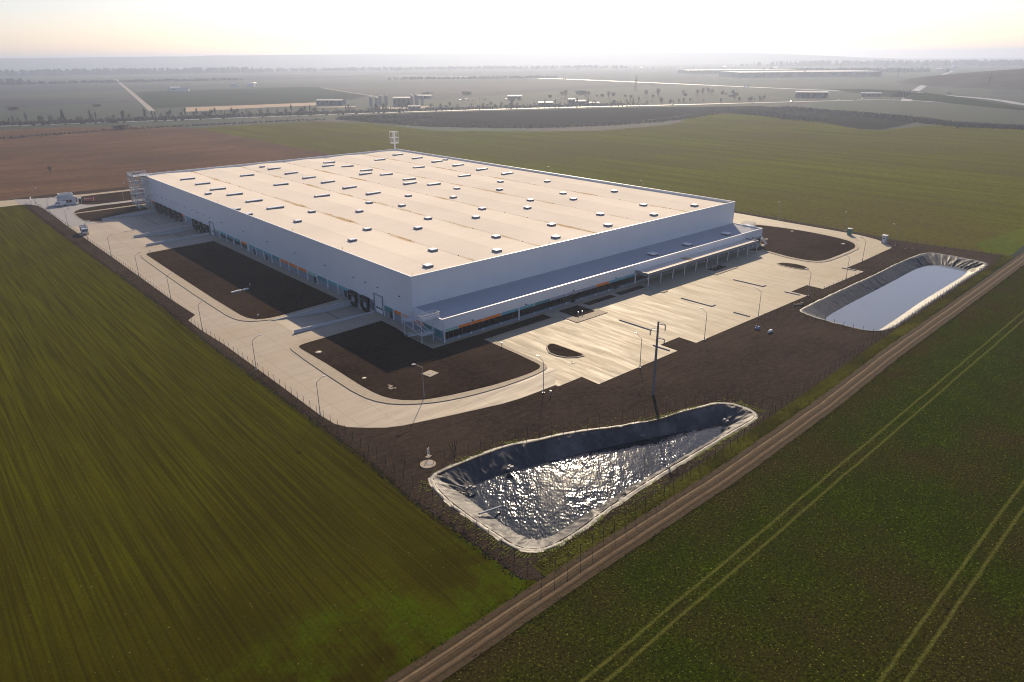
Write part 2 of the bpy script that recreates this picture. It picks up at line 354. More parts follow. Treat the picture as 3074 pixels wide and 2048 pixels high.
sheet('ploughed_field', [(309.4,619.9),(336,664),(456.1,629.9),(566.9,569.1),(679.1,510.3),(827.2,396.9),(803.8,338.6),(767.4,289.5),(752.6,203.6),(721.1,150.7),(604.2,140.6),(598.8,158.8),(650.6,229.3),(705.7,362.5),(636.2,378.5),(617.7,373),(485.4,360.1),(375.7,410.6),(331.7,465.2)], .05, 'plough')
sheet('blue_green_field', [(218.2,988.7),(368.1,1639.8),(656,1612.2),(770.5,1574.9),(618.3,1072.3),(526.7,979.3),(461.5,956.7),(376.8,964.9),(270,1004.7)], .05, 'FA')
sheet('stubble_field', [(262.8,982.4),(377,964.8),(458.5,950.9),(422.5,880.2),(347,895.7),(231.9,887.4)], .06, 'FB')
vg = [(-38.6,-86.0),(-9,-86.2),(36,-84.2),(76,-81.9),(124,-79.6),(178,-77.3),(187,-75.5),(190,-78.9),(175.4,-79.6),(123.9,-82.5),(76.1,-84.7),(36.2,-87.2),(2.6,-89),(-39,-89.2)]
sheet('verge_land', vg, .04, 'verge')

# dirt track along the right-hand fence
tc = [(-330,-90.8),(-120,-91.0),(-60,-91.3),(-36,-90.8),(-12,-90.7),(2,-90.7),(38,-89.3),(74,-86.9),(110,-85.4),(150,-83.6),(200,-81.2),(420,-71)]
mb, uv = strip(tc, lambda t: 4.3, .055, 4, 6); tag(mb.build('dirt_road', MT['track'], uv=uv), kind='structure')
# roads far away
def road(name, pts, wd, z, mat): mb, uv = strip(chaikin(pts, 2, False), wd, z, 1, 25); tag(mb.build(name, MT[mat], uv=uv), kind='structure')
ROAD1 = [(-160,872),(11,810),(84,785),(171,753.4),(271.6,720.5),(389,682.9),(592.5,596.7),(764.9,500.6),(904.8,433.3),(1003.4,380),(1075,352),(1085,300),(1058.4,240.5),(984.7,128.5),(900,10)]
road('highway_road', ROAD1, 9, .09, 'asphalt')
road('motorway_road', [(1508,3590),(1530,2800),(1571,2345),(1625,1714),(1500,1200),(1400,850),(1338.7,620),(1290,400),(1263.8,311.3),(1180,215),(1057.6,147.9),(900,-40)], 16, .10, 'asphalt')
road('side_road', [(1060,300),(1194.3,349.8),(1378.9,411.4),(2318.8,708.8),(3335.3,1012.9)], 14, .08, 'asphalt')
road('farm_road', [(204,936),(264.4,1208.2),(393.9,1794),(634.4,2893.4)], 8, .11, 'farmtrack')
road('field_path', [(751.5,1519.9),(673.7,1257.5),(610.4,1019.7)], 5, .12, 'farmtrack')

# ---------------------------------------------------------------- pavements
pave = [(-300,269.0),(-46,269.0),(-42,266.5),(-40,260),(-39.3,250),(-39,229),(-39.2,205),(-38.8,163),(-38.5,132),(-38.3,98.8),(-38.2,67.2),(-37.6,49.4),(-40.5,46.3),(-40.5,36.1),(-39.8,23.1),(-39.6,-10),(-39.6,-26.6),(-39.2,-31.7),(-38.0,-34.4),(-35.4,-37.2),(-32.8,-39.4),(-30.1,-40.8),(-25.8,-42.1),(-21.4,-43.4),(-15,-45.2),(-10.1,-46.5),(-6,-47.1),(3.6,-47.4),(3.6,-48.2),(10.7,-48.2),(10.7,-53.1),(37.8,-53.1),(37.8,-48.1),(45.2,-48.1),(45.2,-53.1),(98.8,-53.0),(98.8,-48.0),(108.1,-48.0),(108.1,-52.9),(135,-52.9),(135,-47.3),(146.4,-47.2),(171.1,-46.2),(174.2,-45.5),(177.6,-41.6),(180.6,-37.0),(182.9,-29.8),(183.4,-16.5),(183.6,0),(184.8,17),(185.2,246),(-19,244.5),(-22,246.6),(-23.6,250),(-24.2,262),(-27.5,279.3),(-32,281.2),(-40,284),(-51.5,288),(-300,288)]
g = MB(); g.prism(pave, -.05, .06, PITS); struct('pavement', g, MT['lot'])
# road slabs on the dock side carry the broom finish across the road
roadL = [(-38.9,228),(-38.7,163),(-38.4,132),(-38.2,98.8),(-38.1,67.2),(-37.5,49.5),(-40.4,46.2),(-40.4,36.1),(-39.7,23.1),(-39.5,-10),(-39.5,-26.6),(-39.1,-31.7),(-37.9,-34.3),(-35.3,-37.1),(-32.7,-39.3),(-30,-40.7),(-25.7,-42.0),(-21.3,-43.3),(-14.9,-45.1),(-10,-46.4),(-5.9,-47.0),(3.5,-47.3),(9.4,-42),(9.4,-34),(8,-30),(-10,-25),(-16,-5),(-6,9),(-.2,18.1),(-23.7,18.1),(-23.7,30.8),(-6,33),(-6,128),(-.2,139),(-.2,142.4),(-24.7,139.6),(-24.7,157.6),(-.2,163.6),(-.2,174.3),(-25.2,171.0),(-25.2,205),(-28,206),(-31,214),(-31.6,228)]
g = MB(); g.prism(roadL, None, .075); struct('service_road', g, MT['road'])
g = MB(); g.prism([(-38.7,196),(-38.9,229),(-39.2,250),(-39.9,260),(-41.9,266.4),(-46,268.8),(-46,287.5),(-40,283.6),(-32,281),(-27.8,279),(-24.4,262),(-23.8,250),(-22,246.6),(-19,244.4),(20,244.4),(20,239),(-31,228),(-31,206),(-30,201),(-29,196)], None, .09); struct('entrance_pavement', g, MT['pavers'])
# raised islands: pavement ring with kerb, soil inside
def island(name, dirt, ring=None, rw=.35, z=.21):
    if ring is None: ring = offset(dirt, rw)
    g = MB(); g.prism(ring, 0, z); struct('pavement' if rw > .5 or name == 'ring' else 'kerb', g, MT['walk'])
    g = MB(); g.prism(dirt, None, z+.02); struct('bed_ground', g, MT['soil'])
I1 = chaikin([(-28.7,125.1),(-28.4,127.4),(-26.4,128.4),(-3.6,130.0)], 1, False) + [(-2.6,34.6),(-20,32.9)] + chaikin([(-21.5,32.8),(-25.6,33.2),(-28.2,36.2),(-28.7,41)], 2, False) + [(-29.0,60),(-28.9,99.7)]
I1r = [(-30.9,123.6),(-30.2,127.3),(-28.0,129.0),(-24,129.9),(-2.4,131.2),(-.3,131.4),(-.3,32.0),(-20,31.2),(-23.6,30.6),(-24.0,31.0)] + chaikin([(-24.2,31.6),(-28.6,33.6),(-31.0,37.5),(-31.6,44)], 2, False) + [(-31.8,69),(-31.6,90.8),(-31.2,116.8)]
g = MB(); g.prism(I1r, 0, .21); struct('pavement', g, MT['walk']); g = MB(); g.prism(I1, None, .23); struct('bed_ground', g, MT['soil'])
I2 = [(-3.0,10.9),(-3.0,4),(-4.1,-4.1),(-4.1,-13.9),(31.7,-13.9),(31.7,-17.3),(8.6,-17.4),(8.6,-30)] + chaikin([(8.4,-34),(8.2,-38.8),(3.8,-39.6),(-.7,-39.4)], 2, False) + chaikin([(-6.5,-38.8),(-11.7,-37.7),(-16.6,-36.5),(-21.6,-34.6),(-25.2,-31.2),(-26.8,-26.5),(-27.1,-20)], 1, False) + [(-27.0,-5.3),(-27.2,2.2)] + chaikin([(-27.3,5.5),(-27.3,9.3),(-24.4,9.8),(-21.8,9.9)], 2, False)
I2r = [(-.3,11.6),(-.3,-13.6),(35,-13.6),(35,-17.6),(10.1,-17.6),(9.8,-30)] + chaikin([(9.8,-33.5),(9.4,-39.9),(4.8,-40.8),(.8,-40.9)], 2, False) + chaikin([(-4.9,-40.7),(-10.4,-40.0),(-15.8,-38.8),(-21.0,-36.8),(-26.6,-32.6),(-29.2,-27.4),(-29.8,-21)], 1, False) + [(-29.8,-10),(-29.6,1.5)] + chaikin([(-29.4,5),(-29.2,10.2),(-25.6,11.3),(-22,11.5)], 2, False)
g = MB(); g.prism(I2r, 0, .21); struct('pavement', g, MT['walk']); g = MB(); g.prism(I2, None, .23); struct('bed_ground', g, MT['soil'])
I3 = chaikin([(160,10),(169.6,8.1),(172.6,-4),(173.4,-15),(172.2,-26.1),(169.6,-33.4),(163,-37.6),(155.7,-38.3)], 1, False) + chaikin([(148,-38.5),(136.6,-38.6),(133.7,-34.6),(133.9,-27)], 2, False) + [(136.2,-15.9),(143,-14.2),(143,10)]
I3r = offset(I3, 1.3)
g = MB(); g.prism(I3r, 0, .21); struct('pavement', g, MT['walk']); g = MB(); g.prism(I3, None, .23); struct('bed_ground', g, MT['soil'])
for l in ([(16.2,-31.9),(17.2,-30.8),(18.6,-30.3),(19.2,-31),(19.5,-35.3),(19.7,-39.6),(19.2,-40.4),(17.6,-39.9),(15.9,-38.6),(14.9,-36.4),(14.9,-34.1)], [(123.4,-29.9),(125.1,-30.6),(126.4,-32.8),(126.8,-35),(126.5,-37.4),(125.1,-39.3),(123.5,-39.6),(122.6,-37.2),(122.3,-33.3),(122.6,-31)],
          [(-31.4,227.0),(-29.5,232.4),(-27.1,235.4),(-23.2,237.6),(-17.4,238.8),(-12.2,238.4),(20,239.0),(20,229.6),(-4.1,229.2)], [(-31.3,225.0),(-31.7,214.8),(-31.5,206.6),(-29.9,203.0),(-27.9,200.9),(-25.9,200.2),(-24.8,206.2),(-3.4,213.6),(-3.0,226.6)]):
    island('bed', l)
g = MB(); g.prism([(-31.8,227.0),(-31.8,225.6),(-3.2,226.9),(-3.2,228.9)], 0, .24); struct('pavement', g, MT['walk'])
g = MB(); g.prism([(-23.6,262),(-22.4,246.9),(-19,245.0),(60,246.5),(60,273),(-12,273.4),(-21,272)], None, .085); struct('bed_ground', g, MT['soil'])
g = MB(); g.prism([(-23.8,272.4),(-12,274.0),(60,273.4),(60,278.6),(-12,279.2),(-27,281)], None, .095); struct('gravel_path', g, MT['gravel'])
# walkway along the front of the annexe, with planting beds
g = MB(); g.prism([(35,-13.4),(142.5,-13.4),(142.5,-17.6),(109.6,-18.0),(109.6,-23.6),(97.2,-23.7),(97.2,-19.4),(72.8,-19.2),(72.8,-23.7),(70.5,-23.9),(70.3,-19.0),(46,-19.2),(45.7,-24.4),(34,-24.3),(34,-17.4)], 0, .20); struct('pavement', g, MT['walk'])
for l in ([(36.6,-14.8),(36.6,-21.5),(44,-21.5),(44,-14.8)], [(46.3,-14.8),(46.3,-17.1),(57.6,-17.1),(57.6,-14.8)], [(59.6,-14.8),(59.6,-17.1),(70.9,-17.1),(70.9,-14.8)], [(100.3,-18.3),(100.3,-21.1),(107.4,-21.1),(107.4,-18.3)], [(132.2,-13.9),(132.2,-16.7),(139.5,-16.7),(139.5,-13.9)]):
    g = MB(); g.prism(l, None, .225); struct('bed_ground', g, MT['soil'])
MT['kerbdark'] = plain('kerb_dark_face', (.30,.29,.27), .8, .3)
for l in ([(43.7,-30.3),(43.9,-40.3),(45.5,-40.4)], [(70.4,-30.2),(70.6,-40.1),(72.3,-40.1)], [(96.9,-30.1),(97.2,-39.9),(98.8,-39.9)], [(70.8,-46.9),(71,-51.6)], [(97.2,-46.9),(97.6,-51.4)], [(133.7,-46.4),(134,-50.9)], [(36.3,-47.2),(36.5,-51.8)]):
    g = MB()
    for a, b in zip(l[:-1], l[1:]): g.bar((*a, .16), (*b, .16), .34, .26)
    struct('kerb', g, MT['kerb'])

# sunk dock yards with retaining walls
MT['wallc'] = plain('pale_wall_concrete', (.55,.55,.55), .8, .3, var=.08)
for i, p_ in enumerate(PITS):
    (xo, yl), (_, yr), (xi, yri), (_, yli) = p_; xm = -8.5; zb = -1.35
    f = (xo-xm)/(xo-xi); yml = yl+(yli-yl)*f; ymr = yr+(yri-yr)*f
    g = MB(); g.add([(xo-.15,yr-.2,.05),(xo-.15,yl+.2,.05),(xm,ymr-.2,zb),(xm,yml+.2,zb),(xi+.1,yri-.2,zb-.02),(xi+.1,yli+.2,zb-.02)], [(0,2,3,1),(2,4,5,3)])
    struct('dock_pavement', g, MT['road'])
    g = MB(); g.box(xm-.18, ymr+.4, zb-.1, xm+.18, yml-.4, zb+.012); struct('drain_strip_floor', g, plain('drain_grate', (.06,.06,.065), .6, .4))
    def wall(pa, pb, ta, tb, th, lab):
        g = MB(); a, b = Vector((*pa, 0)), Vector((*pb, 0)); d = (b-a).normalized(); n_ = Vector((-d.y, d.x, 0))*th/2
        vs = [a-n_+Vector((0,0,-1.6)), b-n_+Vector((0,0,-1.6)), b+n_+Vector((0,0,-1.6)), a+n_+Vector((0,0,-1.6)), a-n_+Vector((0,0,ta)), b-n_+Vector((0,0,tb)), b+n_+Vector((0,0,tb)), a+n_+Vector((0,0,ta))]
        g.add(vs, [(0,3,2,1),(4,5,6,7),(0,1,5,4),(1,2,6,5),(2,3,7,6),(3,0,4,7)])
        o = g.build('retaining_wall', MT['wallc']); tag(o, lab, 'wall', 'retaining walls beside the sunk dock yards')
    names = ('the near dock yard with two doors', 'the middle dock yard', 'the farthest dock yard')[i]
    wall((xo, yl+.15), (xi-.06, yli+.15), .95 if i == 1 else .12+.12*(i == 0), .95 if i == 1 else .26, .3, 'pale retaining wall on the far side of ' + names)
    wall((xo-.3, yr-.15), (xi-.9, yri-.15), (.95, .95, .22)[i], (.5, .9, .22)[i], .3, 'grey concrete retaining wall on the near side of ' + names)
# ---------------------------------------------------------------- lined ponds
def m_liner(name='black_pond_liner', lo=(.030,.028,.030), hi=(.15,.132,.115)):
    k = NM(name, .6, .55)
    n = k.noise(1.2, 6, .7); d = k.noise(.25, 5, .6)
    k.col(k.mix(k.ramp(d, .45, .75), lo, hi)); k.rough(k.ramp(n, .3, .7, .52, .68)); k.bump(n, .35, .06)
    k.b.inputs['IOR'].default_value = 1.6; return k.m
MT['liner'] = m_liner(); MT['liner2'] = m_liner('dark_pond_liner', (.018,.017,.018), (.07,.06,.052))  # second pond gets the same liner in darker tones, for its far bank
def m_water(name, base, wave, rough, dist):
    k = NM(name, rough, .5); k.b.inputs['IOR'].default_value = 1.33; k.col(base)
    if wave:
        v = k.map(scale=(1, 1, 1), rot=R(-40))
        a = k.noise(.8, 5, .62, k.map(v, (1, 2.0, 1)), 1.0); b = k.noise(3.0, 3, .6, k.map(v, (1, 1.8, 1)), .8); calm = k.ramp(k.noise(.07, 4, .6), .38, .55, .35, 1)
        h = k.math('MULTIPLY', k.math('ADD', a, k.math('MULTIPLY', b, .38)), calm)
        k.bump(h, 1.0, dist)
    else: k.bump(k.noise(1.5, 3), .12, .02)
    return k.m
MT['water_rippled'] = m_water('water_rippled', (.014,.022,.030), False, .09, .02)
MT['water_calm'] = m_water('water_calm', (.15,.18,.22), False, .05, .02)
def pond(rim, water, zw, zr, label, amp=1.0, far=1e9, mat='liner'):
    """liner mesh: rings run from outside the rim down past the waterline"""
    rs = [Vector(p) for p in resample(chaikin(rim, 1), .28, True)]; ws = [Vector(p) for p in resample(chaikin(water, 2), .30, True)]
    def wpt(p):
        return min(ws, key=lambda q: (q-p).length_squared)
    inner = [wpt(p) for p in rs]
    for _ in range(30): inner = [(inner[i-1]+inner[i]*2+inner[(i+1) % len(inner)])/4 for i in range(len(inner))]
    cen = sum(ws, Vector((0, 0)))/len(ws); N = len(rs)
    ts = [-.22, -.14, -.06, 0, .06, .14, .22, .3, .38, .46, .54, .62, .7, .78, .86, .94, 1.02, 1.1, 1.2]
    v = []; f = []; L = 0
    for i in range(N):
        a, b = rs[i], inner[i]; d = (b-a); ln = d.length; dn = d/ln if ln > 1e-6 else (cen-a).normalized()
        L += (rs[i]-rs[i-1]).length
        for t in ts:
            off = max(t*ln, -.65) if t < 0 else t*ln
            p = a+dn*off
            z = zr if t <= 0 else zr+(zw-zr)*t
            if t < -.1: z = zr-.05 if t > -.2 else .035
            if t > 0:
                cr = noise.noise(Vector((L*.55, t*1.6, 3.1)))+.6*noise.noise(Vector((L*1.5+t*1.5, t*2.2, 9)))
                fold = (1-abs(noise.noise(Vector((L*.42+t*1.1, t*.8, 5)))*2))**6+.6*(1-abs(noise.noise(Vector((L*.95-t*1.4, t*1.2, 15)))*2))**7
                z += (amp if p.x < far else 1.0)*(cr*.12+fold*.46*max(.35, min(1.3, .7+1.9*noise.noise(Vector((L*.06, 0, 7))))))*min(1, t*5)*(1 if t < .95 else .5)
            else:
                z += .06*noise.noise(Vector((L*.35, t*3, 1.7)))*(1 if t > -.2 else 0); p = p - dn*.3*noise.noise(Vector((L*.45, 0, 2.2)))*(1 if t < -.1 else .4)
            v.append((p.x, p.y, z))
    m = len(ts)
    for i in range(N):
        j = (i+1) % N
        for k in range(m-1): f.append((i*m+k, j*m+k, j*m+k+1, i*m+k+1))
    g = MB(); g.add(v, f)
    o = g.build('pond_liner', MT[mat], smooth=True)
    tag(o, label, 'pond liner', 'black sheet liners of the two ponds')
pond(POND1, WATER1, -2.4, .09, 'wrinkled black liner of the three-cornered pond with sparkling water')
pond(POND2, WATER2, -2.0, .16, 'black liner of the long rectangular pond with calm blue water', .3, 160, 'liner2')
# rippled pond surface: a fine grid of small facets, really displaced
def inside(p, l):
    c = False; j = len(l)-1
    for i in range(len(l)):
        if (l[i][1] > p[1]) != (l[j][1] > p[1]) and p[0] < (l[j][0]-l[i][0])*(p[1]-l[i][1])/(l[j][1]-l[i][1])+l[i][0]: c = not c
        j = i
    return c
wl = offset(chaikin(WATER1, 2), .9); st_ = .11; idx = {}; v = []; f = []
x0, y0 = min(p[0] for p in wl), min(p[1] for p in wl); nx, ny_ = int((max(p[0] for p in wl)-x0)/st_)+1, int((max(p[1] for p in wl)-y0)/st_)+1
def wh(x, y):
    u, w_ = x*.72+y*.69, -x*.69+y*.72
    calm = .5+.9*max(0, min(1, .5+noise.noise(Vector((x*.13, y*.13, 2)))*2.2))
    return calm*(.040*noise.noise(Vector((u*.5, w_*1.0, 0)))+.026*noise.noise(Vector((u*1.5, w_*3.2, 5)))+.012*noise.noise(Vector((u*4.2, w_*7.5, 9))))
for j in range(ny_+1):
    row = [inside((x0+i*st_, y0+j*st_), wl) for i in range(nx+1)]
    for i in range(nx+1):
        if row[i]: x, y = x0+i*st_, y0+j*st_; idx[(i, j)] = len(v); v.append((x, y, -2.4+wh(x, y)))
for (i, j), a in idx.items():
    q = [idx.get(k) for k in ((i+1, j), (i+1, j+1), (i, j+1))]
    if None not in q: f += [(a, q[0], q[1]), (a, q[1], q[2])]
g = MB(); g.add(v, f); struct('water', g, MT['water_rippled'], smooth=True)
g = MB(); g.prism(offset(chaikin(WATER2, 2), .9), None, -2.0); struct('water', g, MT['water_calm'])
# sandbags and drain pipe on the liner
def lump(x, y, z, r, name, mat, lab, cat, n=4):
    g = MB(); rnd = random.Random(int(x*10))
    for k in range(n):
        cx, cy, cz = x+rnd.uniform(-r, r)*.7, y+rnd.uniform(-r, r)*.7, z+rnd.uniform(0, r*.6); s = r*rnd.uniform(.45, .8)
        vs = []
        for a in range(8):
            for b_ in (-1, 0, 1):
                t = a*math.pi/4; q = (1 if b_ == 0 else .6)*rnd.uniform(.8, 1.15)
                vs.append((cx+math.cos(t)*s*q, cy+math.sin(t)*s*q*.7, cz+b_*s*.4))
        fs = [(a*3+b_, ((a+1) % 8)*3+b_, ((a+1) % 8)*3+b_+1, a*3+b_+1) for a in range(8) for b_ in (0, 1)] + [tuple(a*3+2 for a in range(8))]
        g.add(vs, fs)
    return tag(g.build(name, mat), lab, cat)
MT['bag'] = plain('grey_bag', (.16,.15,.15), .6, .5); MT['white'] = plain('white_plastic', (.75,.75,.73), .5, .4); MT['steel'] = plain('galvanised_steel', (.33,.34,.36), .45, .5, .3)
for x, y, z, lab in ((2.6,-71.2,-1.8,'dark bundle on the far bank liner of the sparkling pond, half way along'), (18.6,-79.0,-1.6,'dark bundle on the liner at the pointed right end of the sparkling pond'), (-23.0,-63.4,-1.9,'dark bundle at the waterline under the left wrinkles of the sparkling pond'), (-31.6,-63.5,-1.9,'dark bundle in the left corner of the sparkling pond')):
    lump(x, y, z, .75, 'sandbag', MT['bag'], lab, 'sandbag')
g = MB(); g.tube((-36.2,-71.4,-.45), (-31.2,-70.6,-1.9), .16, n=8); tag(g.build('drain_pipe', MT['steel']), 'dark pipe sticking out over the left bank of the sparkling pond', 'pipe')

# ---------------------------------------------------------------- the warehouse
L_, W_, H_ = 142.4, 229.0, 14.03
AW, AH = 12.3, 6.1
def m_clad(name, base, rough=.42, spec=.5, seam=1.1, axis=2, dark=.94, met=0.0):
    k = NM(name, rough, spec, met); X = k.xyz(); n = k.noise(.12, 4, .6)
    c = k.mix(k.ramp(n, .3, .7), tuple(x*.94 for x in base), base)
    s1 = k.math('ABSOLUTE', k.math('SUBTRACT', k.math('FRACT', k.math('DIVIDE', k.math('ADD', X[0], X[1]), seam)), .5))
    c = k.mix(k.ramp(s1, .482, .496, 0, 1), c, tuple(x*dark for x in base))
    s2 = k.math('ABSOLUTE', k.math('SUBTRACT', k.math('FRACT', k.math('DIVIDE', k.math('ADD', X[0], X[1]), 6.56)), .5))
    c = k.mix(k.ramp(s2, .494, .499, 0, .8), c, tuple(x*dark*.9 for x in base))
    k.col(c); return k.m
MT['clad'] = m_clad('white_wall_cladding', (.80,.80,.80)); MT['grey_panel'] = m_clad('grey_panel', (.24,.27,.31), .5, .4)
MT['trim'] = plain('white_trim', (.74,.73,.72), .35, .5, var=.03); MT['plinth'] = plain('concrete_plinth', (.34,.33,.32), .8, .3)
MT['orange'] = plain('orange_panel', (.90,.22,.03), .5, .4, var=.05); MT['teal'] = plain('teal_panel', (.12,.40,.46), .5, .4, var=.05)
MT['dteal'] = plain('dark_teal_panel', (.05,.24,.25), .5, .4, var=.05); MT['pgreen'] = plain('pale_green_panel', (.36,.58,.47), .5, .4, var=.05)
MT['lilac'] = plain('lilac_grey_panel', (.36,.37,.44), .5, .4, var=.05); MT['black'] = plain('black_rubber', (.012,.012,.014), .7, .3)
def m_glass():
    k = NM('dark_window_glass', .08, .6); k.col((.010,.012,.016)); return k.m
MT['glass'] = m_glass()
def m_roof(name, base, valley=True):
    k = NM(name, .8, .0); X = k.xyz(); n = k.noise(.03, 5, .6); f = k.noise(1.0, 5, .65, k.map(scale=(.6, .05, 1)))
    c = k.mix(k.ramp(n, .35, .65), tuple(x*.90 for x in base), base)
    for d, a in ((1.05, .16), (5.95, .25)):   # welded membrane laps across the bays
        s = k.math('ABSOLUTE', k.math('SUBTRACT', k.math('FRACT', k.math('DIVIDE', X[1], d)), .5)); c = k.mix(k.ramp(s, .475, .495, 0, a), c, tuple(x*.62 for x in base))
    s = k.math('ABSOLUTE', k.math('SUBTRACT', k.math('FRACT', k.math('DIVIDE', k.math('ADD', X[0], 2.0), 11.87)), .5)); c = k.mix(k.ramp(s, .490, .497, 0, .25), c, tuple(x*.6 for x in base))
    if valley:
        dv = k.math('MULTIPLY', k.math('ABSOLUTE', k.math('SUBTRACT', k.math('FRACT', k.math('ADD', k.math('DIVIDE', k.math('SUBTRACT', X[0], 22.8), 23.85), .5)), .5)), 23.85)
        p_ = k.noise(1.0, 5, .65, k.map(scale=(.15, .045, 1))); wd = k.ramp(p_, .42, .66, .05, 1.7)
        st = k.ramp(k.math('SUBTRACT', wd, dv), -.2, .8, 0, 1)
        c = k.mix(k.math('MULTIPLY', st, k.ramp(p_, .42, .6, .12, .85)), c, (.50,.33,.14))
        c = k.mix(k.ramp(dv, .28, .06, 0, .45), c, (.28,.24,.2))
    k.col(c); k.rough(k.ramp(f, .3, .7, .42, .60)); k.bump(k.math('ADD', f, n), .12, .05); return k.m
MT['roof'] = m_roof('cream_roof_membrane', (.84,.745,.62)); MT['aroof'] = m_roof('annexe_roof_membrane', (.46,.47,.49), False)
MT['dome'] = plain('rooflight_dome', (.80,.80,.78), .35, .5, var=.02); MT['upstand'] = plain('rooflight_upstand', (.10,.10,.12), .6, .4)

WH = empty('warehouse', (0, 0, 0), 0, 'huge white flat-roofed warehouse with a low annexe and loading docks', 'warehouse')
g = MB()
g.box(0, 0, 3.1, .3, W_, H_-.12); g.box(.3, 0, AH, L_-.3, .3, H_-.12); g.box(.3, 0, 3.0, L_-.3, .3, AH); g.box(L_-.3, 0, 0, L_, W_, H_-.12); g.box(.3, W_-.3, 0, L_-.3, W_, H_-.12)
g.build('wall', MT['clad'], WH)
g = MB()      # wall below the band on the dock side, set back
g.box(.12, .3, .32, .3, W_-.3, 3.1); g.build('wall', MT['grey_panel'], WH, smooth=False)
g = MB(); g.box(-.10, .1, -1.5, .28, W_, .30); g.build('plinth', MT['plinth'], WH)
g = MB(); cap = .36
for b_ in ((-.05,-.05,L_+.05,cap), (-.05,W_-cap,L_+.05,W_+.05), (-.05,cap,cap,W_-cap), (L_-cap,cap,L_+.05,W_-cap)): g.box(b_[0], b_[1], H_-.12, b_[2], b_[3], H_)
g.build('parapet_cap', MT['trim'], WH)
# roof: six shallow bays with valleys between them
zr = H_-.95
xs = [.3]; vs_ = [22.8+23.85*k for k in range(-1, 6)]
prof = []
for k in range(7):
    xv = -1.05+23.85*k; prof.append((xv, 0)); prof.append((xv+11.9, .34))
pf = [(.3, .08)] + [p_ for p_ in prof if .4 < p_[0] < L_-.4] + [(L_-.3, .05)]
v = []; f = []
ny = 30
for j in range(ny+1):
    for (x, dz) in pf: v.append((x, .3+(W_-.6)*j/ny, zr+dz))
m = len(pf)
for j in range(ny):
    for i in range(m-1): f.append((j*m+i, j*m+i+1, (j+1)*m+i+1, (j+1)*m+i))
g = MB(); g.add(v, f); ROOF = g.build('roof', MT['roof'], WH)
def roofz(x):
    for a, b in zip(pf[:-1], pf[1:]):
        if a[0] <= x <= b[0]: return zr+a[1]+(b[1]-a[1])*(x-a[0])/(b[0]-a[0])
    return zr
def light_mesh(parts, hh):
    g = MB()
    for (x0, x1, y0, y1) in parts:
        g.mi = 1; g.box(x0, y0, -.35, x1, y1, hh-.14)
        g.mi = 0; e = .09
        vs = [(x0-e,y0-e,hh-.14),(x1+e,y0-e,hh-.14),(x1+e,y1+e,hh-.14),(x0-e,y1+e,hh-.14),(x0+.06,y0+.06,hh+.02),(x1-.06,y0+.06,hh+.02),(x1-.06,y1-.06,hh+.02),(x0+.06,y1-.06,hh+.02)]
        g.add(vs, [(0,1,5,4),(1,2,6,5),(2,3,7,6),(3,0,4,7),(4,5,6,7),(0,3,2,1)])
    return g
small = None; long_ = None
SM = [(5.6,156.3),(1.9,116.7),(1.6,104.9),(53.6,215.9),(20,93.8),(43.8,94.4),(32.4,81.8),(8.7,81.3),(20.1,55.5),(8.9,45),(136.2,172),(110.6,96.5),(126,82.9),(86.3,95.8),(98,82.1),(62.2,95.7),(73.7,81.4),(110.1,57.3),(49.8,81.1),(91.4,56.2),(80,45.3),(67.6,55.9),(43.8,55.7),(56.3,45.3),(67.4,19.9),(32.5,45.1),(43.7,19.6),(56,6.3),(20.2,19.5),(32.6,6),(9.2,6.1),(104.2,45.8),(128.1,46.1),(114.8,20.5),(91.1,20.2),(103.4,6.7),(79.7,6.5),(127,6.9)]
LG = [(12.3,201.4),(12.6,182.9),(12.5,164.2),(12.9,146.9),(12.8,127.4),(13.1,108.8),(36.6,192.8),(37,156.9),(37.1,119.3),(55.2,205.2),(54.9,185),(54.8,166.3),(55.2,148.9),(55,129.3),(55,110.2),(85.7,206),(79.5,195.2),(85.9,186.9),(85.6,167.9),(79.5,158.2),(110.6,196.6),(129.2,207.7),(128.9,187.9),(110.4,196.4),(128.6,169.1),(128.2,150.3),(127.9,130.7),(128,112),(109.8,158.5),(109.5,120.8),(85.5,149.5),(85.5,130.2),(79.4,120.5),(85.4,111)]
LG = [p_ for i, p_ in enumerate(LG) if i != 23]
def put_light(proto, gm, x, y, name='rooflight'):
    if proto is None: o = gm.build(name, [MT['dome'], MT['upstand']], ROOF)
    else: o = proto.copy(); COL.objects.link(o); o.parent = ROOF
    o.location = (x+.3, y+.3, roofz(x)); return o
for i, (x, y) in enumerate(SM):
    o = put_light(small, light_mesh([(-1.3,1.3,-1.3,1.3)], .62), x, y); small = small or o
    if x < 7: o.scale = (.8, .8, 1)
for x, y in LG:
    o = put_light(long_, light_mesh([(-3.0,-1.45,-.95,.95), (-1.35,3.0,-.95,.95)], .60), x, y); long_ = long_ or o
# small drain outlets along the valleys
dr = None
for k in range(1, 6):
    xv = -1.05+23.85*k
    for y in range(11, 229, 12):
        if dr is None: g = MB(); g.disc(0, 0, -.02, .16, .17, 8); dr = o = g.build('roof_drain', MT['upstand'], ROOF)
        else: o = dr.copy(); COL.objects.link(o); o.parent = ROOF
        o.location = (xv+.05, y+random.uniform(-.3, .3), zr)
for x, y in [(x, .8) for x in (.9, 20, 48, 75, 99)]+[(.9, y) for y in (36, 68, 98, 132)]: g = MB(); g.tube((x, y, zr), (x, y, zr+1.65), .05); g.build('lightning_rod', MT['steel'], WH)

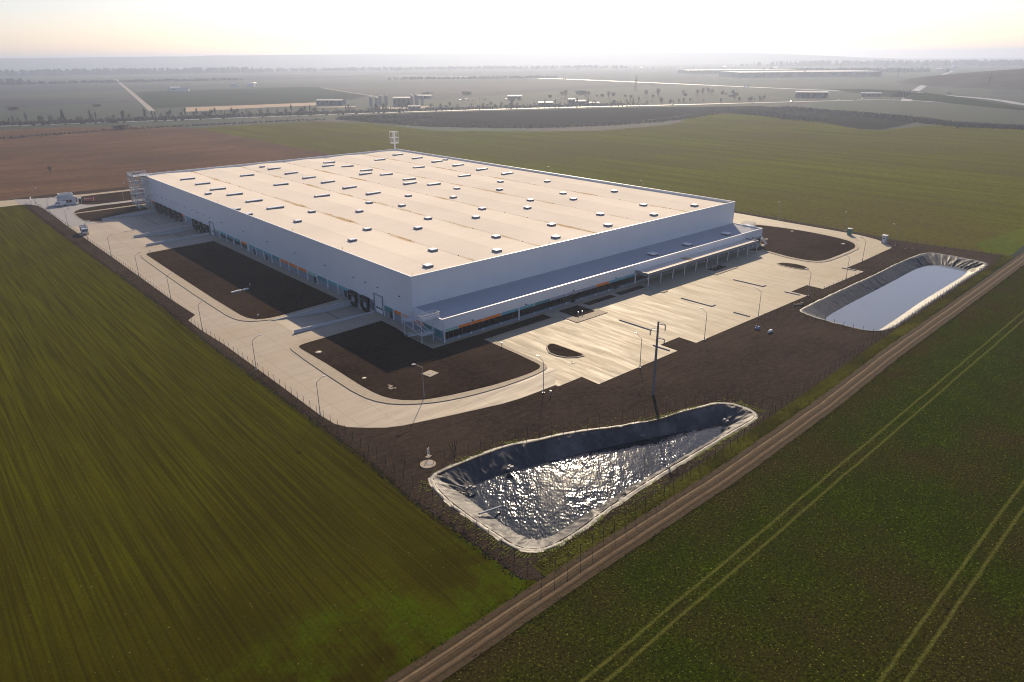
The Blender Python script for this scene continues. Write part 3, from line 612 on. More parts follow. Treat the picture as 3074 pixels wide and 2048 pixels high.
def band(y0, y1, mat, z0=2.35, z1=3.08, px=0.02, name='coloured_panel'):
    g = MB(); g.box(-px, y0+.08, z0, .10, y1-.08, z1); g.build(name, MT[mat], WH)
BY = [32.6+6.56*k for k in range(12)]
for (a, b), mt in zip(zip(BY[:-1], BY[1:]), ('teal','teal','dteal','pgreen','orange','orange','orange','dteal','teal','teal','teal')): band(a, b, mt, 2.2 if mt != 'dteal' else 1.9)
for a, b, mt in ((.5,5.2,'orange'),(5.3,9.2,'orange'),(9.7,13.9,'dteal'),(105.8,111.8,'orange'),(111.8,118.7,'teal'),(118.7,125.7,'teal'),(125.7,132.6,'teal'),(132.6,137.6,'pgreen'),(171.9,178,'orange'),(165.2,171.7,'teal'),(213.4,219.4,'orange'),(219.4,228.6,'teal')): band(a, b, mt, 1.7 if (a, mt) == (9.7, 'dteal') else 2.25)
def pilaster(y, z0=.0, z1=3.1, r=.13): g = MB(); g.box(-.24, y-r, z0, .10, y+r, z1); g.build('pilaster', MT['trim'], WH)
for y in BY[1:] + [.2, 5.25, 9.3, 14.0, 105.8, 111.8, 118.7, 125.7, 132.6, 171.8, 219.4]: pilaster(y)
def sect_door(yc, w_, h_, n=3):
    g = MB(); g.box(-.06, yc-w_/2, 0, .0, yc+w_/2, h_); d = g.build('door', MT['trim'], WH)
    g = MB()
    for s in (-1, 1): g.box(-.30, yc+s*(w_/2+.12)-.1, 0, -.02, yc+s*(w_/2+.12)+.1, h_+.15)
    g.box(-.24, yc-w_/2-.2, h_, -.02, yc+w_/2+.2, h_+.2); g.build('door_frame', MT['grey_panel'], d)
    for k in range(n): yy = yc+(k-(n-1)/2)*w_/3.6; g = MB(); g.box(-.085, yy-.42, 1.35, -.05, yy+.42, 1.85); g.build('window', MT['glass'], d)
sect_door(16.6, 4.0, 5.2); sect_door(140.4, 3.9, 5.2, 2)
dock0 = None
def dock(yc):
    global dock0
    if dock0:
        c = copy_tree(dock0, WH); c.location = (0, yc, 0); return
    g = MB(); w_, dpt = 1.9, .85
    for s in (-1, 1): g.box(-dpt, s*w_-.32*(s > 0), -.1, -.02, s*w_+.32*(s < 0), 3.0)
    g.box(-dpt, -w_, 2.55, -.02, w_, 3.25)
    g.add([(-dpt-.02,-w_,2.0),(-dpt-.02,w_,2.0),(-dpt-.02,w_,3.2),(-dpt-.02,-w_,3.2)], [(0,3,2,1)])
    dock0 = g.build('dock_shelter', MT['black'], WH); dock0.location = (0, yc, 0)
    g = MB(); g.box(-.12, -1.55, .05, .02, 1.55, 2.6); g.build('dock_door', MT['lilac'], dock0)
    g = MB(); g.box(-.30, -1.6, -1.25, -.11, 1.6, -.12); g.build('dock_pit_plate', MT['glass'], dock0)
    for s in (-1, 1): g = MB(); g.box(-.55, s*1.5-.22, -.75, -.11, s*1.5+.22, -.15); g.build('bumper', MT['black'], dock0)
    g = MB(); g.tube((-dpt-.1, -1.1, 2.35), (-dpt-.1, 1.1, 2.6), .07); g.build('lamp_rail', MT['steel'], dock0)
for y in (30.2, 23.6, 146.6, 153.2, 159.6, 178.4, 185.2, 191.9, 198.5, 204.9, 210.2): dock(y)
def pdoor(y, w_=1.1, h_=2.1):
    g = MB(); g.box(-.02, y-w_/2, .3, .11, y+w_/2, h_); g.build('door', MT['glass'], WH)
for y in (10.9, 35.2, 54.2, 90.0, 100.2, 19.6): pdoor(y)
for (a, b) in ((112.2,118.4),(119.0,125.4),(126.0,132.2),(106.2,111.5)): g = MB(); g.box(.0, a, .9, .115, b, 2.2); g.build('window', MT['glass'], WH)
vp = None
for y, z in [(107.6,7.2),(87,7.25),(66.1,7.35),(46.1,7.4),(29.3,7.5),(22.8,7.5),(16.5,7.5),(5.8,7.6),(213.1,6.8),(207.7,6.8),(201.1,6.8),(194.4,6.8),(187.7,6.9),(181.1,6.9),(170.4,6.9),(161.1,7),(154.6,7),(147.9,7),(141.2,7.1),(128.4,7.1)]:
    if vp is None:
        g = MB(); g.tube((-.02,0,0), (-.30,0,0), .16, .10, 10); g.box(-.34, -.24, -.12, -.12, .24, -.02); vp = g.build('wall_lamp', MT['upstand'], WH); vp.location = (0, y, z)
    else: c = vp.copy(); COL.objects.link(c); c.parent = WH; c.location = (0, y, z)

# the annexe along the front
g = MB()
g.box(0, -AW, 3.35, L_, -AW+.25, AH-.1); g.box(0, -AW+.25, 3.1, .25, 0, AH-.1); g.box(L_-.25, -AW+.25, 0, L_, 0, AH-.1)
g.build('annexe_wall', MT['clad'], WH)
g = MB(); g.box(.02, -AW+.02, 2.60, L_-.02, -AW+.2, 3.35); g.build('annexe_wall', MT['lilac'], WH)
g = MB(); g.box(.1, -AW+.1, 0, L_-.1, -AW+.28, .75); g.box(.05, -AW+.28, 0, .3, 0, 3.1); g.build('annexe_wall', MT['grey_panel'], WH)
g = MB(); g.box(-.12, -AW-.06, 0, L_+.06, -AW+.08, .28); g.build('plinth', MT['plinth'], WH)
g = MB(); g.box(-.06, -AW-.06, AH-.1, L_+.06, -AW+.36, AH+.02); g.box(-.06, -AW+.36, AH-.1, .3, 0-.01, AH+.02); g.box(L_-.3, -AW+.36, AH-.1, L_+.06, -.01, AH+.02); g.build('parapet_cap', MT['trim'], WH)
g = MB(); g.add([(.25,-AW+.25,AH-.55),(L_-.25,-AW+.25,AH-.55),(L_-.25,0,AH-.18),(.25,0,AH-.18)], [(0,1,2,3)]); AR = g.build('annexe_roof', MT['aroof'], WH)
o = None
for x in (85.1, 103.1, 125.8):
    c = light_mesh([(-1.3,1.3,-1.3,1.3)], .6).build('rooflight', [MT['trim'], MT['upstand']], AR) if o is None else o.copy()
    if o: COL.objects.link(c); c.parent = AR
    o = o or c; c.location = (x, -7.9, AH-.40)
PX = [.4,4.8,8.6,12.5,18.4,24.4,30.1,36,42.1,47.9,54,59.7,65.8,71.4]
cols = ['pgreen','orange','orange','orange','teal','teal','dteal','lilac','lilac','lilac','orange','teal','teal']
for i, (a, b) in enumerate(zip(PX[:-1], PX[1:])):
    if cols[i] != 'lilac': g = MB(); g.box(a+.1, -AW-.02, 2.62, b-.1, -AW+.02, 3.34); g.build('coloured_panel', MT[cols[i]], WH)
PX2 = PX + [77.4+5.96*k for k in range(11)]
PX2 = [p_ for p_ in PX2 if p_ < 141.5] + [141.8]
for i, (a, b) in enumerate(zip(PX2[:-1], PX2[1:])):
    g = MB(); g.box(a+(.8 if i == 0 else .02), -AW+.12, .75, b-.02, -AW+.22, 2.6); wdw = g.build('window', MT['glass'], WH)
    for k in (1, 2): xx = a+(b-a)*k/3; g = MB(); g.box(xx-.03, -AW+.09, .76, xx+.03, -AW+.12, 2.59); g.build('mullion', MT['upstand'], wdw)
for x in PX2[:-1]:
    g = MB(); full = x in (24.4, 71.4) or x == .4
    if full: g.box(x-.16, -AW-.30, 0, x+.16, -AW-.03, 3.4 if x != .4 else AH-.12)
    else: g.box(x-.09, -AW-.16, .2, x+.09, -AW+.08, .80); g.build('pilaster', MT['trim'], WH); g = MB(); g.box(x-.07, -AW-.10, 2.5, x+.07, -AW-.03, 3.36)
    g.build('pilaster', MT['trim'], WH)
for x in (44.8, 62.9, 90, 108, 121):
    g = MB(); g.box(x-.9, -AW-.05, .1, x+.9, -AW+.11, 2.5); g.build('door', MT['glass'], WH)
for x in (9.2, 27, 44.8, 62.6, 136):
    g = MB(); g.tube((x,-AW,3.75), (x,-AW-.3,3.75), .16, .10, 10); g.box(x-.24, -AW-.34, 3.6, x+.24, -AW-.12, 3.7); g.build('wall_lamp', MT['upstand'], WH)
g = MB(); g.box(-.03, -4.4, 2.0, .0, -.3, 3.05); g.build('coloured_panel', MT['orange'], WH)
g = MB(); g.box(-.03, -11.9, 1.2, .0, -4.6, 3.05); g.build('coloured_panel', MT['dteal'], WH)
g = MB(); g.box(-.05, -4.0, .1, .03, -2.9, 2.1); g.build('door', MT['glass'], WH)
# canopy
g = MB(); g.box(71.6, -16.9, 3.62, 131.6, -AW-.02, 3.80); cz = g.build('canopy', MT['aroof'], WH)
g = MB(); g.box(71.4, -17.25, 3.35, 131.8, -17.0, 4.30); g.box(71.4, -17.0, 3.35, 71.62, -AW-.02, 4.30); g.box(131.58, -17.0, 3.35, 131.8, -AW-.02, 4.30); g.build('fascia', plain('canopy_fascia', (.20,.20,.22), .5, .4), cz)
g = MB(); g.add([(71.62,-17.0,4.02),(131.58,-17.0,4.02),(131.58,-AW-.02,3.86),(71.62,-AW-.02,3.86)], [(0,1,2,3)]); g.build('canopy_roof', MT['roof'], cz)
for k in range(11):
    x = 71.85+5.96*k; g = MB(); g.box(x-.10, -17.2, .15, x+.10, -17.0, 3.4); g.build('post', MT['trim'], cz)

# outside stairs
def rail(g, pts, h=1.1, step=.45, r=.035):
    for a, b in zip(pts[:-1], pts[1:]):
        a, b = Vector(a), Vector(b)
        for zz in (h, h*.55, .12): g.bar(a+Vector((0,0,zz)), b+Vector((0,0,zz)), r*1.6, r*1.6)
        n = max(1, int((b-a).length/step))
        for k in range(n+1): p_ = a.lerp(b, k/n); g.bar(p_, p_+Vector((0,0,h)), r, r)
def stair_flight(g, a, b, w_=1.1):
    a, b = Vector(a), Vector(b); d = (b-a); h = Vector((d.x, d.y, 0)).normalized(); s = Vector((-h.y, h.x, 0))*w_/2
    for sg in (-1, 1): g.bar(a+s*sg, b+s*sg, .08, .28)
    n = max(2, int(d.z/.2)) if abs(d.z) > .2 else 2
    for k in range(n): p_ = a.lerp(b, (k+.5)/n); g.bar(p_-s, p_+s, .26, .04)
MT['stair'] = plain('white_painted_steel', (.62,.63,.64), .45, .4, var=.05)
st = MB(); rl = MB()
for x, y in ((-.9,-1.2),(-4.2,-2.2),(-4.2,-9.6),(-.9,-9.6)): st.bar((x,y,.1), (x,y,5.6 if y > -5 else 6.2), .16, .16)
st.box(-4.2, -10.4, 2.35, -.9, -8.4, 2.45); st.box(-4.3, -3.2, 4.1, -.9, -1.0, 4.2); st.box(-4.3, -10.2, 5.95, .9, -8.2, 6.08)
stair_flight(st, (-3.6,-3.2,.15), (-3.6,-8.4,2.4)); stair_flight(st, (-1.7,-8.4,2.4), (-1.7,-3.2,4.15)); stair_flight(st, (-3.6,-3.2,4.15), (-3.6,-8.2,6.0))
st.bar((-4.2,-2.2,3.4), (-4.2,-9.6,2.3), .1, .1); st.bar((-4.2,-9.6,4.4), (-4.2,-2.2,4.9), .1, .1); st.bar((-4.2,-2.2,.9), (-4.2,-9.6,2.3), .09, .09)
STR = st.build('stair', MT['stair'], WH)
rail(rl, [(-4.2,-8.4,2.45),(-4.2,-10.4,2.45),(-.9,-10.4,2.45)]); rail(rl, [(-4.3,-8.2,6.08),(-4.3,-10.2,6.08),(.9,-10.2,6.08),(.9,-8.2,6.08)], 1.25, .16, .04); rail(rl, [(-4.1,-8.2,6.0),(-4.1,-3.2,4.2),(-4.3,-1.0,4.2),(-.9,-1.0,4.2)]); rail(rl, [(-3.05,-8.2,6.08),(.9,-8.2,6.08)], 1.25, .16, .04)
rail(rl, [(-4.1,-3.2,.2),(-4.1,-8.4,2.4)]); rl.build('railing', MT['stair'], STR)
# tall stair tower at the far dock corner
st = MB(); rl = MB()
X0, X1, Y0, Y1 = -6.2, -.6, 217.5, 227.5
for x in (X0, X1):
    for y in (Y0, (Y0+Y1)/2, Y1): st.bar((x,y,0), (x,y,14.8), .26, .26)
for k in range(5):
    z = 2.9*(k+1); st.box(X0, Y0, z-.12, X1, Y0+1.6, z); st.box(X0, Y1-1.6, z-.12, X1, Y1, z)
    a, b = ((X0+1, Y0+1.6), (X0+1, Y1-1.6)) if k % 2 == 0 else ((X1-1, Y1-1.6), (X1-1, Y0+1.6))
    stair_flight(st, (*a, z-2.9), (*b, z), 1.5)
    rail(rl, [(X0,Y0+1.6,z),(X0,Y0,z),(X1,Y0,z)], 1.1, .5, .06); rail(rl, [(X0,Y1-1.6,z),(X0,Y1,z),(X1,Y1,z)], 1.1, .5, .06)
    for x in (X0, X1): st.bar((x,Y0,z-2.9), (x,Y1,z), .12, .12)
    st.bar((X0,Y0,z-2.9), (X1,Y0,z), .12, .12)
st.box(X0, Y0, 14.4, X1+2, Y1, 14.5); rail(rl, [(X0,Y0,14.5),(X1+2.6,Y0,14.5)], 1.2, .3, .06); rail(rl, [(X0,Y0,14.5),(X0,Y1,14.5),(X1+2.6,Y1,14.5)], 1.2, .3, .06)
STR = st.build('stair_tower', MT['stair'], WH); rl.build('railing', MT['stair'], STR)
# roof access cage on the far end of the annexe
rl = MB(); rail(rl, [(L_-1.2,-8,AH),(L_+2.2,-8,AH),(L_+2.2,-4.4,AH),(L_-1.2,-4.4,AH)], 1.2, .5, .05); rl.box(L_-.2, -8, AH-.1, L_+2.2, -4.4, AH)
rl.bar((L_+2,-8,0), (L_+2,-8,AH), .12, .12); rl.bar((L_+2,-4.4,0), (L_+2,-4.4,AH), .12, .12); stair_flight(rl, (L_+1.2,-14,.1), (L_+1.2,-8,AH-.1))
rl.build('stair', MT['stair'], WH)
# ---------------------------------------------------------------- fences
MT['fencepost'] = plain('dark_green_fence_post', (.03,.035,.035), .6, .4); MT['wire'] = plain('fence_wire', (.06,.065,.065), .5, .5)
MT['woodpost'] = plain('weathered_post', (.06,.05,.04), .9, .2)
def fence(pts, sp, h, label, group, maxn=99, mat='fencepost', wires=(.3,.7,1.1,1.5,1.9), r=.028, wr=.006, z0=0.0):
    o = Vector((*pts[0], z0)); root = empty('fence', o, 0, label, 'fence', group)
    ps = resample(pts, sp); proto = None; rest = MB(); cnt = 0
    order = sorted(range(len(ps)), key=lambda i: (ps[i][0]-CAMX)**2+(ps[i][1]-CAMY)**2)
    rank = {i: k for k, i in enumerate(order)}
    for i, p_ in enumerate(ps):
        l = (p_[0]-o.x, p_[1]-o.y, 0)
        if rank[i] < maxn:
            if proto is None:
                g = MB(); g.box(-r, -r, -.1, r, r, h); g.box(-r*1.3, -r*1.3, h, r*1.3, r*1.3, h+.03); proto = c = g.build('post', MT[mat], root)
            else: c = proto.copy(); COL.objects.link(c); c.parent = root
            c.location = l; cnt += 1
        else: rest.box(l[0]-r, l[1]-r, -.1, l[0]+r, l[1]+r, h)
    if rest.v: tag(rest.build('posts', MT[mat], root), kind='stuff')
    g = MB()
    for a, b in zip(ps[:-1], ps[1:]):
        for z in wires:
            if z < h: g.tube((a[0]-o.x, a[1]-o.y, z), (b[0]-o.x, b[1]-o.y, z), wr, n=3, cap=False)
    g.build('mesh_wires', MT['wire'], root); return root
FG = 'wire fences round the site'
FL = [(-43.6,266),(-40.2,262),(-39.9,230.6),(-39.7,195),(-39.3,161.2),(-39.0,130.5),(-38.9,97.5),(-39.0,66.1),(-40.6,47),(-40.8,35.6),(-40.2,16.6),(-40.0,-5),(-39.9,-24),(-39.8,-34.6),(-39.7,-56),(-39.6,-72.5),(-39.6,-88.9)]
fence(FL, 2.75, 2.0, 'long wire fence between the service road and the green field on the left', FG)
FR = [(-39.6,-88.9),(-31.8,-88.6),(-22,-88.0),(-12.3,-87.4),(-9.6,-87.2),(10,-86.0),(32.4,-84.0),(55.7,-82.6),(82.9,-81.3),(98.5,-80.9),(124.8,-79.3),(154,-78.3),(183.5,-76.6)]
fence(FR, 2.55, 2.0, 'long wire fence beside the dirt track on the right', FG)
fence([(183.5,-76.6),(185.6,-61.5),(184.4,-50),(182.2,-42.8),(184.0,-29.4),(185.2,-15.1),(186.3,-4.9),(187.4,6.2),(188.2,19.7),(189.5,240)], 3.0, 2.0, 'wire fence behind the site along the big green field', FG)
fence([(-37.8,-53.5),(-33.5,-55.9),(-28.6,-55.9),(-23.7,-57.0),(-17,-58.2),(-11.7,-60.3),(-4.4,-63.3),(2,-66.2),(10.6,-69.6),(20.8,-72.2),(25.6,-75.6),(26.4,-81.6),(26.0,-84.0)], 2.4, 1.9, 'wire fence on the far bank of the sparkling pond', FG, wires=(.3,.65,1.0,1.35,1.7))
fence([(72,-55.2),(84,-56.3),(99,-54.6),(150,-54.4),(178,-53.5)], 2.8, 1.8, 'wire fence between the car park and the calm pond', FG)
fence([(80.5,-57.5),(81.2,-78.5),(82.4,-81.2)], 2.4, 1.8, 'short wire fence across the near end of the calm pond', FG)

# ---------------------------------------------------------------- lamp posts
MT['lampcol'] = plain('galvanised_column', (.30,.30,.31), .5, .5, .2); MT['lamphead'] = plain('lamp_head', (.62,.62,.62), .4, .5)
proto = None
LAMPS = [(-39.4,196.1,0,'seventh'),(-39.0,163.8,0,'sixth'),(-38.5,131.8,0,'fifth'),(-38.4,98.8,0,'fourth'),(-38.2,67.8,0,'third'),(-40.3,36,0,'second')]
def lamp(x, y, rz, label, h=7.7):
    global proto
    if proto is None:
        r_ = empty('street_lamp', (0,0,0), 0)
        g = MB(); g.tube((0,0,0), (0,0,6.85), .085, .055, 8); g.tube((0,0,6.85), (1.45,0,7.65), .045, .04, 6); g.build('pole', MT['lampcol'], r_)
        g = MB(); g.disc(0, 0, -.02, .08, .28, 8); g.tube((0,0,.08), (0,0,.75), .13, .11, 8); g.build('base', MT['lampcol'], r_)
        g = MB(); g.box(1.35,-.14,7.60,2.05,.14,7.74); g.build('lamp_head', MT['lamphead'], r_); proto = o = r_
    else: o = copy_tree(proto)
    o.location = (x, y, .08); o.rotation_euler = (0, 0, rz); o.scale = (1, 1, h/7.7)
    tag(o, label, 'lamp post', 'street lamps round the yard')
P2 = math.pi/2
for x, y, rz, lab in [
 (-40,265.3,0,'thin street lamp by the entrance gate where the road comes in'),
 (-39.9,230.7,0,'street lamp beside the fence opposite the gatehouse'),
 (-39.4,196.1,0,'street lamp on the left road edge just beyond the parked lorry'),
 (-39.0,163.8,0,'street lamp on the left road edge just in front of the parked lorry'),
 (-38.5,131.8,0,'street lamp on the left road edge opposite the middle dock yard'),
 (-38.4,98.8,0,'street lamp opposite the far end of the long shaded soil bed'),
 (-38.2,67.8,0,'street lamp opposite the middle of the long shaded soil bed'),
 (-40.3,36,0,'street lamp at the notch in the left road edge'),
 (-40,2.9,0,'street lamp opposite the near dock yard with two doors'),
 (-39.5,-26.4,0,'street lamp at the fence on the outside of the near road bend'),
 (-20.5,-34.1,2.6,'street lamp standing in the pavement of the near soil bed'),
 (-.8,-48.3,P2,'street lamp at the soil edge right of the near bend'),
 (23.8,-53.4,P2,'street lamp at the parking edge just left of the tall power pole'),
 (48.2,-53.3,P2,'street lamp at the parking edge right of the tall power pole'),
 (72.3,-53.3,P2,'street lamp at the parking edge above the blue rubbish'),
 (98.6,-53.2,P2,'street lamp at the parking edge beside the small lens-shaped bed'),
 (122.2,-53.1,P2,'street lamp near the far corner of the car park above the calm pond'),
 (147,-47.0,P2,'street lamp on the outside of the far right bend'),
 (175.5,-45.8,P2,'street lamp next to the white portable toilet'),
 (185.6,5.2,math.pi,'street lamp by the back fence right of the warehouse'),
 (185.8,-22.8,math.pi,'street lamp behind the green portable toilet'),
 (-4.9,250.1,0,'faint street lamp beyond the tall stair tower'),
 (188,80,math.pi,'street lamp behind the warehouse roof edge, right of its middle'),
 (188,145,math.pi,'street lamp behind the warehouse roof edge, left of its middle')]: lamp(x, y, rz, lab)

# ---------------------------------------------------------------- tall power pole
MT['polec'] = plain('spun_concrete_pole', (.19,.175,.16), .7, .3)
P = empty('power_pole', (15.3,-63.8,0), R(4), 'tall tapered concrete power pole standing in the soil above the sparkling pond', 'power pole')
g = MB(); g.tube((0,0,-.2), (0,0,15.9), .32, .18, 12); g.build('pole', MT['polec'], P)
for z, s in ((15.4, 1), (14.2, -1), (12.4, 1)):
    d = Vector((.55, -.83, 0)).normalized()*s
    g = MB(); g.bar((0,0,z), tuple(d*1.45+Vector((0,0,z-.25))), .16, .16); g.bar((0,0,z+.35), tuple(d*1.4+Vector((0,0,z-.15))), .07, .07); a = g.build('crossarm', MT['lampcol'], P)
    e = d*1.4; g = MB()
    for k in range(6): g.disc(e.x, e.y, z-.45-k*.17, z-.33-k*.17, .11, 8, .06)
    g.build('insulator', MT['glass'], a)
    g = MB(); prev = None
    for k in range(9):
        t = math.pi*k/8; q = (e.x+math.cos(t)*.35, e.y+math.sin(t)*.1, z-.4-math.sin(t)*1.2)
        if prev: g.tube(prev, q, .018, n=4)
        prev = q
    g.build('jumper_wire', MT['wire'], a)

# ---------------------------------------------------------------- mast behind the roof
P = empty('antenna_mast', (151.5,246.0,0), .3, 'white mast with a ring-shaped lattice cage at its top behind the far roof corner', 'mast')
g = MB(); g.tube((0,0,0), (0,0,22.2), .62, .5, 14); g.build('pole', MT['white'], P)
g = MB()
for z in (15.3, 18.6, 22.0):
    q = [(math.cos(t)*2.7, math.sin(t)*2.7, z) for t in [2*math.pi*k/12 for k in range(12)]]
    for a, b in zip(q, q[1:]+q[:1]): g.bar(a, b, .20, .24)
    for k in range(0, 12, 3): g.bar((0,0,z), q[k], .14, .14)
for k in range(12):
    t = 2*math.pi*k/12
    if k % 2 == 0: g.bar((math.cos(t)*2.7, math.sin(t)*2.7, 15.3), (math.cos(t)*2.7, math.sin(t)*2.7, 22.0), .14, .14)
    if k % 4 == 0:
        u = t+math.pi/6; g.bar((math.cos(t)*2.7, math.sin(t)*2.7, 15.3), (math.cos(u)*2.7, math.sin(u)*2.7, 18.6), .08, .08)
g.build('cage', MT['white'], P)

# ---------------------------------------------------------------- entrance: gatehouse, van, booth, skip, sign
MT['render'] = plain('white_render', (.62,.62,.62), .7, .3, var=.04); MT['red'] = plain('dull_red_paint', (.30,.035,.035), .5, .4); MT['flatroof'] = plain('grey_flat_roof', (.16,.16,.17), .8, .3)
G = empty('gatehouse', (-28.4,255.6,.09), R(0), 'small white gatehouse with a raised flat parapet beside the entrance', 'gatehouse')
g = MB(); g.box(-3.4,-3.3,0,3.4,3.3,3.2); g.build('wall', MT['render'], G)
g = MB()
for b_ in ((-3.7,-3.6,3.7,-3.35),(-3.7,3.35,3.7,3.6),(-3.7,-3.35,-3.45,3.35),(3.45,-3.35,3.7,3.35)): g.box(b_[0],b_[1],3.0,b_[2],b_[3],3.6)
g.build('parapet', MT['render'], G)
g = MB(); g.box(-3.45,-3.35,3.2,3.45,3.35,3.3); g.build('roof', MT['flatroof'], G)
g = MB()
for b_ in ((-2.9,-2.6,2.9,-2.35),(-2.9,2.35,2.9,2.6),(-2.9,-2.35,-2.65,2.35),(2.65,-2.35,2.9,2.35)): g.box(b_[0],b_[1],3.3,b_[2],b_[3],5.0)
g.build('upper_parapet', MT['render'], G)
for b_ in ((-2.2,-3.36,1.0,1.6,-3.30,2.3),(-3.46,-1.4,1.0,-3.39,1.4,2.3)):
    g = MB(); g.box(*b_); wd = g.build('window', MT['glass'], G)
    g = MB()
    if b_[4]-b_[1] < .2:
        for x in (-2.2,-1.0,.3,1.55): g.box(x,-3.41,1.0,x+.08,-3.365,2.3)
    else:
        for y in (-1.4,0,1.32): g.box(-3.5,y,1.0,-3.465,y+.08,2.3)
    g.build('frame', MT['trim'], wd)
g = MB(); g.box(3.39,-2.2,.0,3.46,-1.1,2.1); g.build('door', MT['glass'], G)
def wheel(parent, x, y, z, r, w_, mat='black'):
    g = MB(); g.tube((x, y-w_/2, z), (x, y+w_/2, z), r, n=14); wh = g.build('wheel', MT[mat], parent)
    g = MB(); g.tube((x, y-w_/2-.012, z), (x, y+w_/2+.012, z), r*.55, n=10); g.build('rim', MT['steel'], wh)
def profile(parent, name, pts, y0, y1, mat, taper=0.0):
    n = len(pts); zmx = max(p_[1] for p_ in pts); zmn = min(p_[1] for p_ in pts)
    def yy(y, z): return y*(1-taper*max(0, (z-zmn)/(zmx-zmn)-.4))
    vs = [(x, yy(y0, z), z) for x, z in pts]+[(x, yy(y1, z), z) for x, z in pts]
    fs = [(i, (i+1) % n, n+(i+1) % n, n+i) for i in range(n)]+[tuple(range(n))[::-1], tuple(range(n, 2*n))]
    g = MB(); g.add(vs, fs); return g.build(name, mat, parent)
MT['paint_white'] = plain('white_car_paint', (.68,.68,.68), .3, .6, var=.02)
V = empty('van', (-31.9,251.6,.09), R(205), 'white delivery van parked in front of the gatehouse', 'van')
profile(V, 'body', [(-2.5,.35),(2.45,.35),(2.55,.9),(2.2,1.15),(1.35,1.95),(1.0,2.1),(-2.45,2.12),(-2.55,1.2)], -.95, .95, MT['paint_white'], .18)
g = MB(); g.add([(2.17,-.85,1.17),(2.17,.85,1.17),(1.42,.76,1.90),(1.42,-.76,1.90)], [(0,1,2,3)]); 
for s in (-1, 1): g.add([(1.95,s*.955,1.2),(.75,s*.955,1.2),(.75,s*.90,1.85),(1.35,s*.90,1.85)], [(0,1,2,3)])
g.build('window', MT['glass'], V)
for x in (-1.6, 1.65):
    for y in (-.88, .88): wheel(V, x, y, .34, .34, .22)
for y in (-.7, .7): g = MB(); g.box(2.45,y-.17,.75,2.57,y+.17,.95); g.build('headlight', MT['dome'], V)
def booth(x, y, z, rz, s, mats, label, cat, name='booth'):
    B = empty(name, (x, y, z), rz, label, cat); w_, h_ = s
    g = MB(); g.box(-w_/2,-w_/2,.08,w_/2,w_/2,h_); g.build('wall', MT[mats[0]], B)
    g = MB(); g.box(-w_/2-.12,-w_/2-.12,h_,w_/2+.12,w_/2+.12,h_+.16); g.add([(-w_/2,-w_/2,h_+.16),(w_/2,-w_/2,h_+.16),(w_/2,w_/2,h_+.16),(-w_/2,w_/2,h_+.16),(0,0,h_+.34)], [(0,1,4),(1,2,4),(2,3,4),(3,0,4)]); g.build('roof', MT[mats[1]], B)
    g = MB(); g.box(-w_/2-.03,-.32*w_,.15,-w_/2-.002,.32*w_,h_*.88); d = g.build('door', MT[mats[2]], B)
    g = MB(); g.box(-w_/2-.045,-.18*w_,h_*.55,-w_/2-.032,.18*w_,h_*.75); g.build('vent' if 'toilet' in cat else 'window', MT['glass'], d)
    g = MB(); g.box(-w_/2-.05,-w_/2-.05,0,w_/2+.05,w_/2+.05,.08); g.build('base', MT['upstand'], B)
booth(-23.6,252.0,.09,P2,(1.5,2.6),('render','trim','glass'),'narrow white guard booth beside the gatehouse','booth')
MT['tgreen'] = plain('green_plastic', (.02,.16,.12), .5, .5)
booth(180.4,-27.0,.06,.2,(1.35,2.35),('tgreen','white','tgreen'),'green portable toilet with a white roof on the far road','portable toilet','portable_toilet')
booth(177.3,-41.2,.06,.2,(1.6,2.7),('lilac','white','render'),'tall pale grey portable toilet at the far right corner of the road','portable toilet','portable_toilet')
S_ = empty('skip', (-18.6,256.2,.1), R(-20), 'dull red metal container on the soil right of the guard booth', 'container')
g = MB(); g.box(-1.9,-.9,.1,1.9,.9,.2)
for b_ in ((-1.9,-.9,1.9,-.82),(-1.9,.82,1.9,.9),(-1.9,-.82,-1.82,.82),(1.82,-.82,1.9,.82)): g.box(b_[0],b_[1],.2,b_[2],b_[3],1.5)
g.build('body', MT['red'], S_)
g = MB()
for x in (-1.9,-1.0,-.1,.8,1.82): g.box(x,-.97,.1,x+.08,-.9,1.5)
g.box(-1.95,-.98,1.42,1.95,-.9,1.52); g.build('rib', MT['trim'], S_)
N = empty('notice_board', (-40.6,272.5,.06), R(70), 'small pale notice board on two legs at the entrance', 'sign')
g = MB(); g.box(-1.3,-.04,.9,1.3,.04,2.6); g.build('panel', MT['lilac'], N)
for x in (-1.1, 1.1): g = MB(); g.bar((x,.07,0), (x,.07,2.6), .08, .08); g.build('leg', MT['steel'], N)
# lorry with an open loaded body
T = empty('lorry', (-36.9,179.0,.08), R(-97), 'white lorry with an open-topped body full of scrap parked on the left road', 'lorry')
g = MB()
for b_ in ((-3.2,-1.2,1.2,-1.12),(-3.2,1.12,1.2,1.2),(-3.2,-1.12,-3.12,1.12),(1.12,-1.12,1.2,1.12)): g.box(b_[0],b_[1],.95,b_[2],b_[3],2.9)
g.box(-3.2,-1.2,.85,1.2,1.2,.98); g.build('load_body', MT['render'], T)
g = MB()
for x in (-3.2,-2.1,-1.0,.1,1.12): g.box(x,-1.27,.9,x+.09,-1.2,2.95); g.box(x,1.2,.9,x+.09,1.27,2.95)
g.build('rib', MT['upstand'], T)
lt = MB(); rnd = random.Random(3)
for k in range(26):
    x, y = rnd.uniform(-2.9, .9), rnd.uniform(-.95, .95); a = rnd.uniform(0, 3); l = rnd.uniform(.3, .9); lt.bar((x-math.cos(a)*l/2, y-math.sin(a)*l/2, 2.2+rnd.uniform(0, .5)), (x+math.cos(a)*l/2, y+math.sin(a)*l/2, 2.3+rnd.uniform(0, .5)), .25, .2)
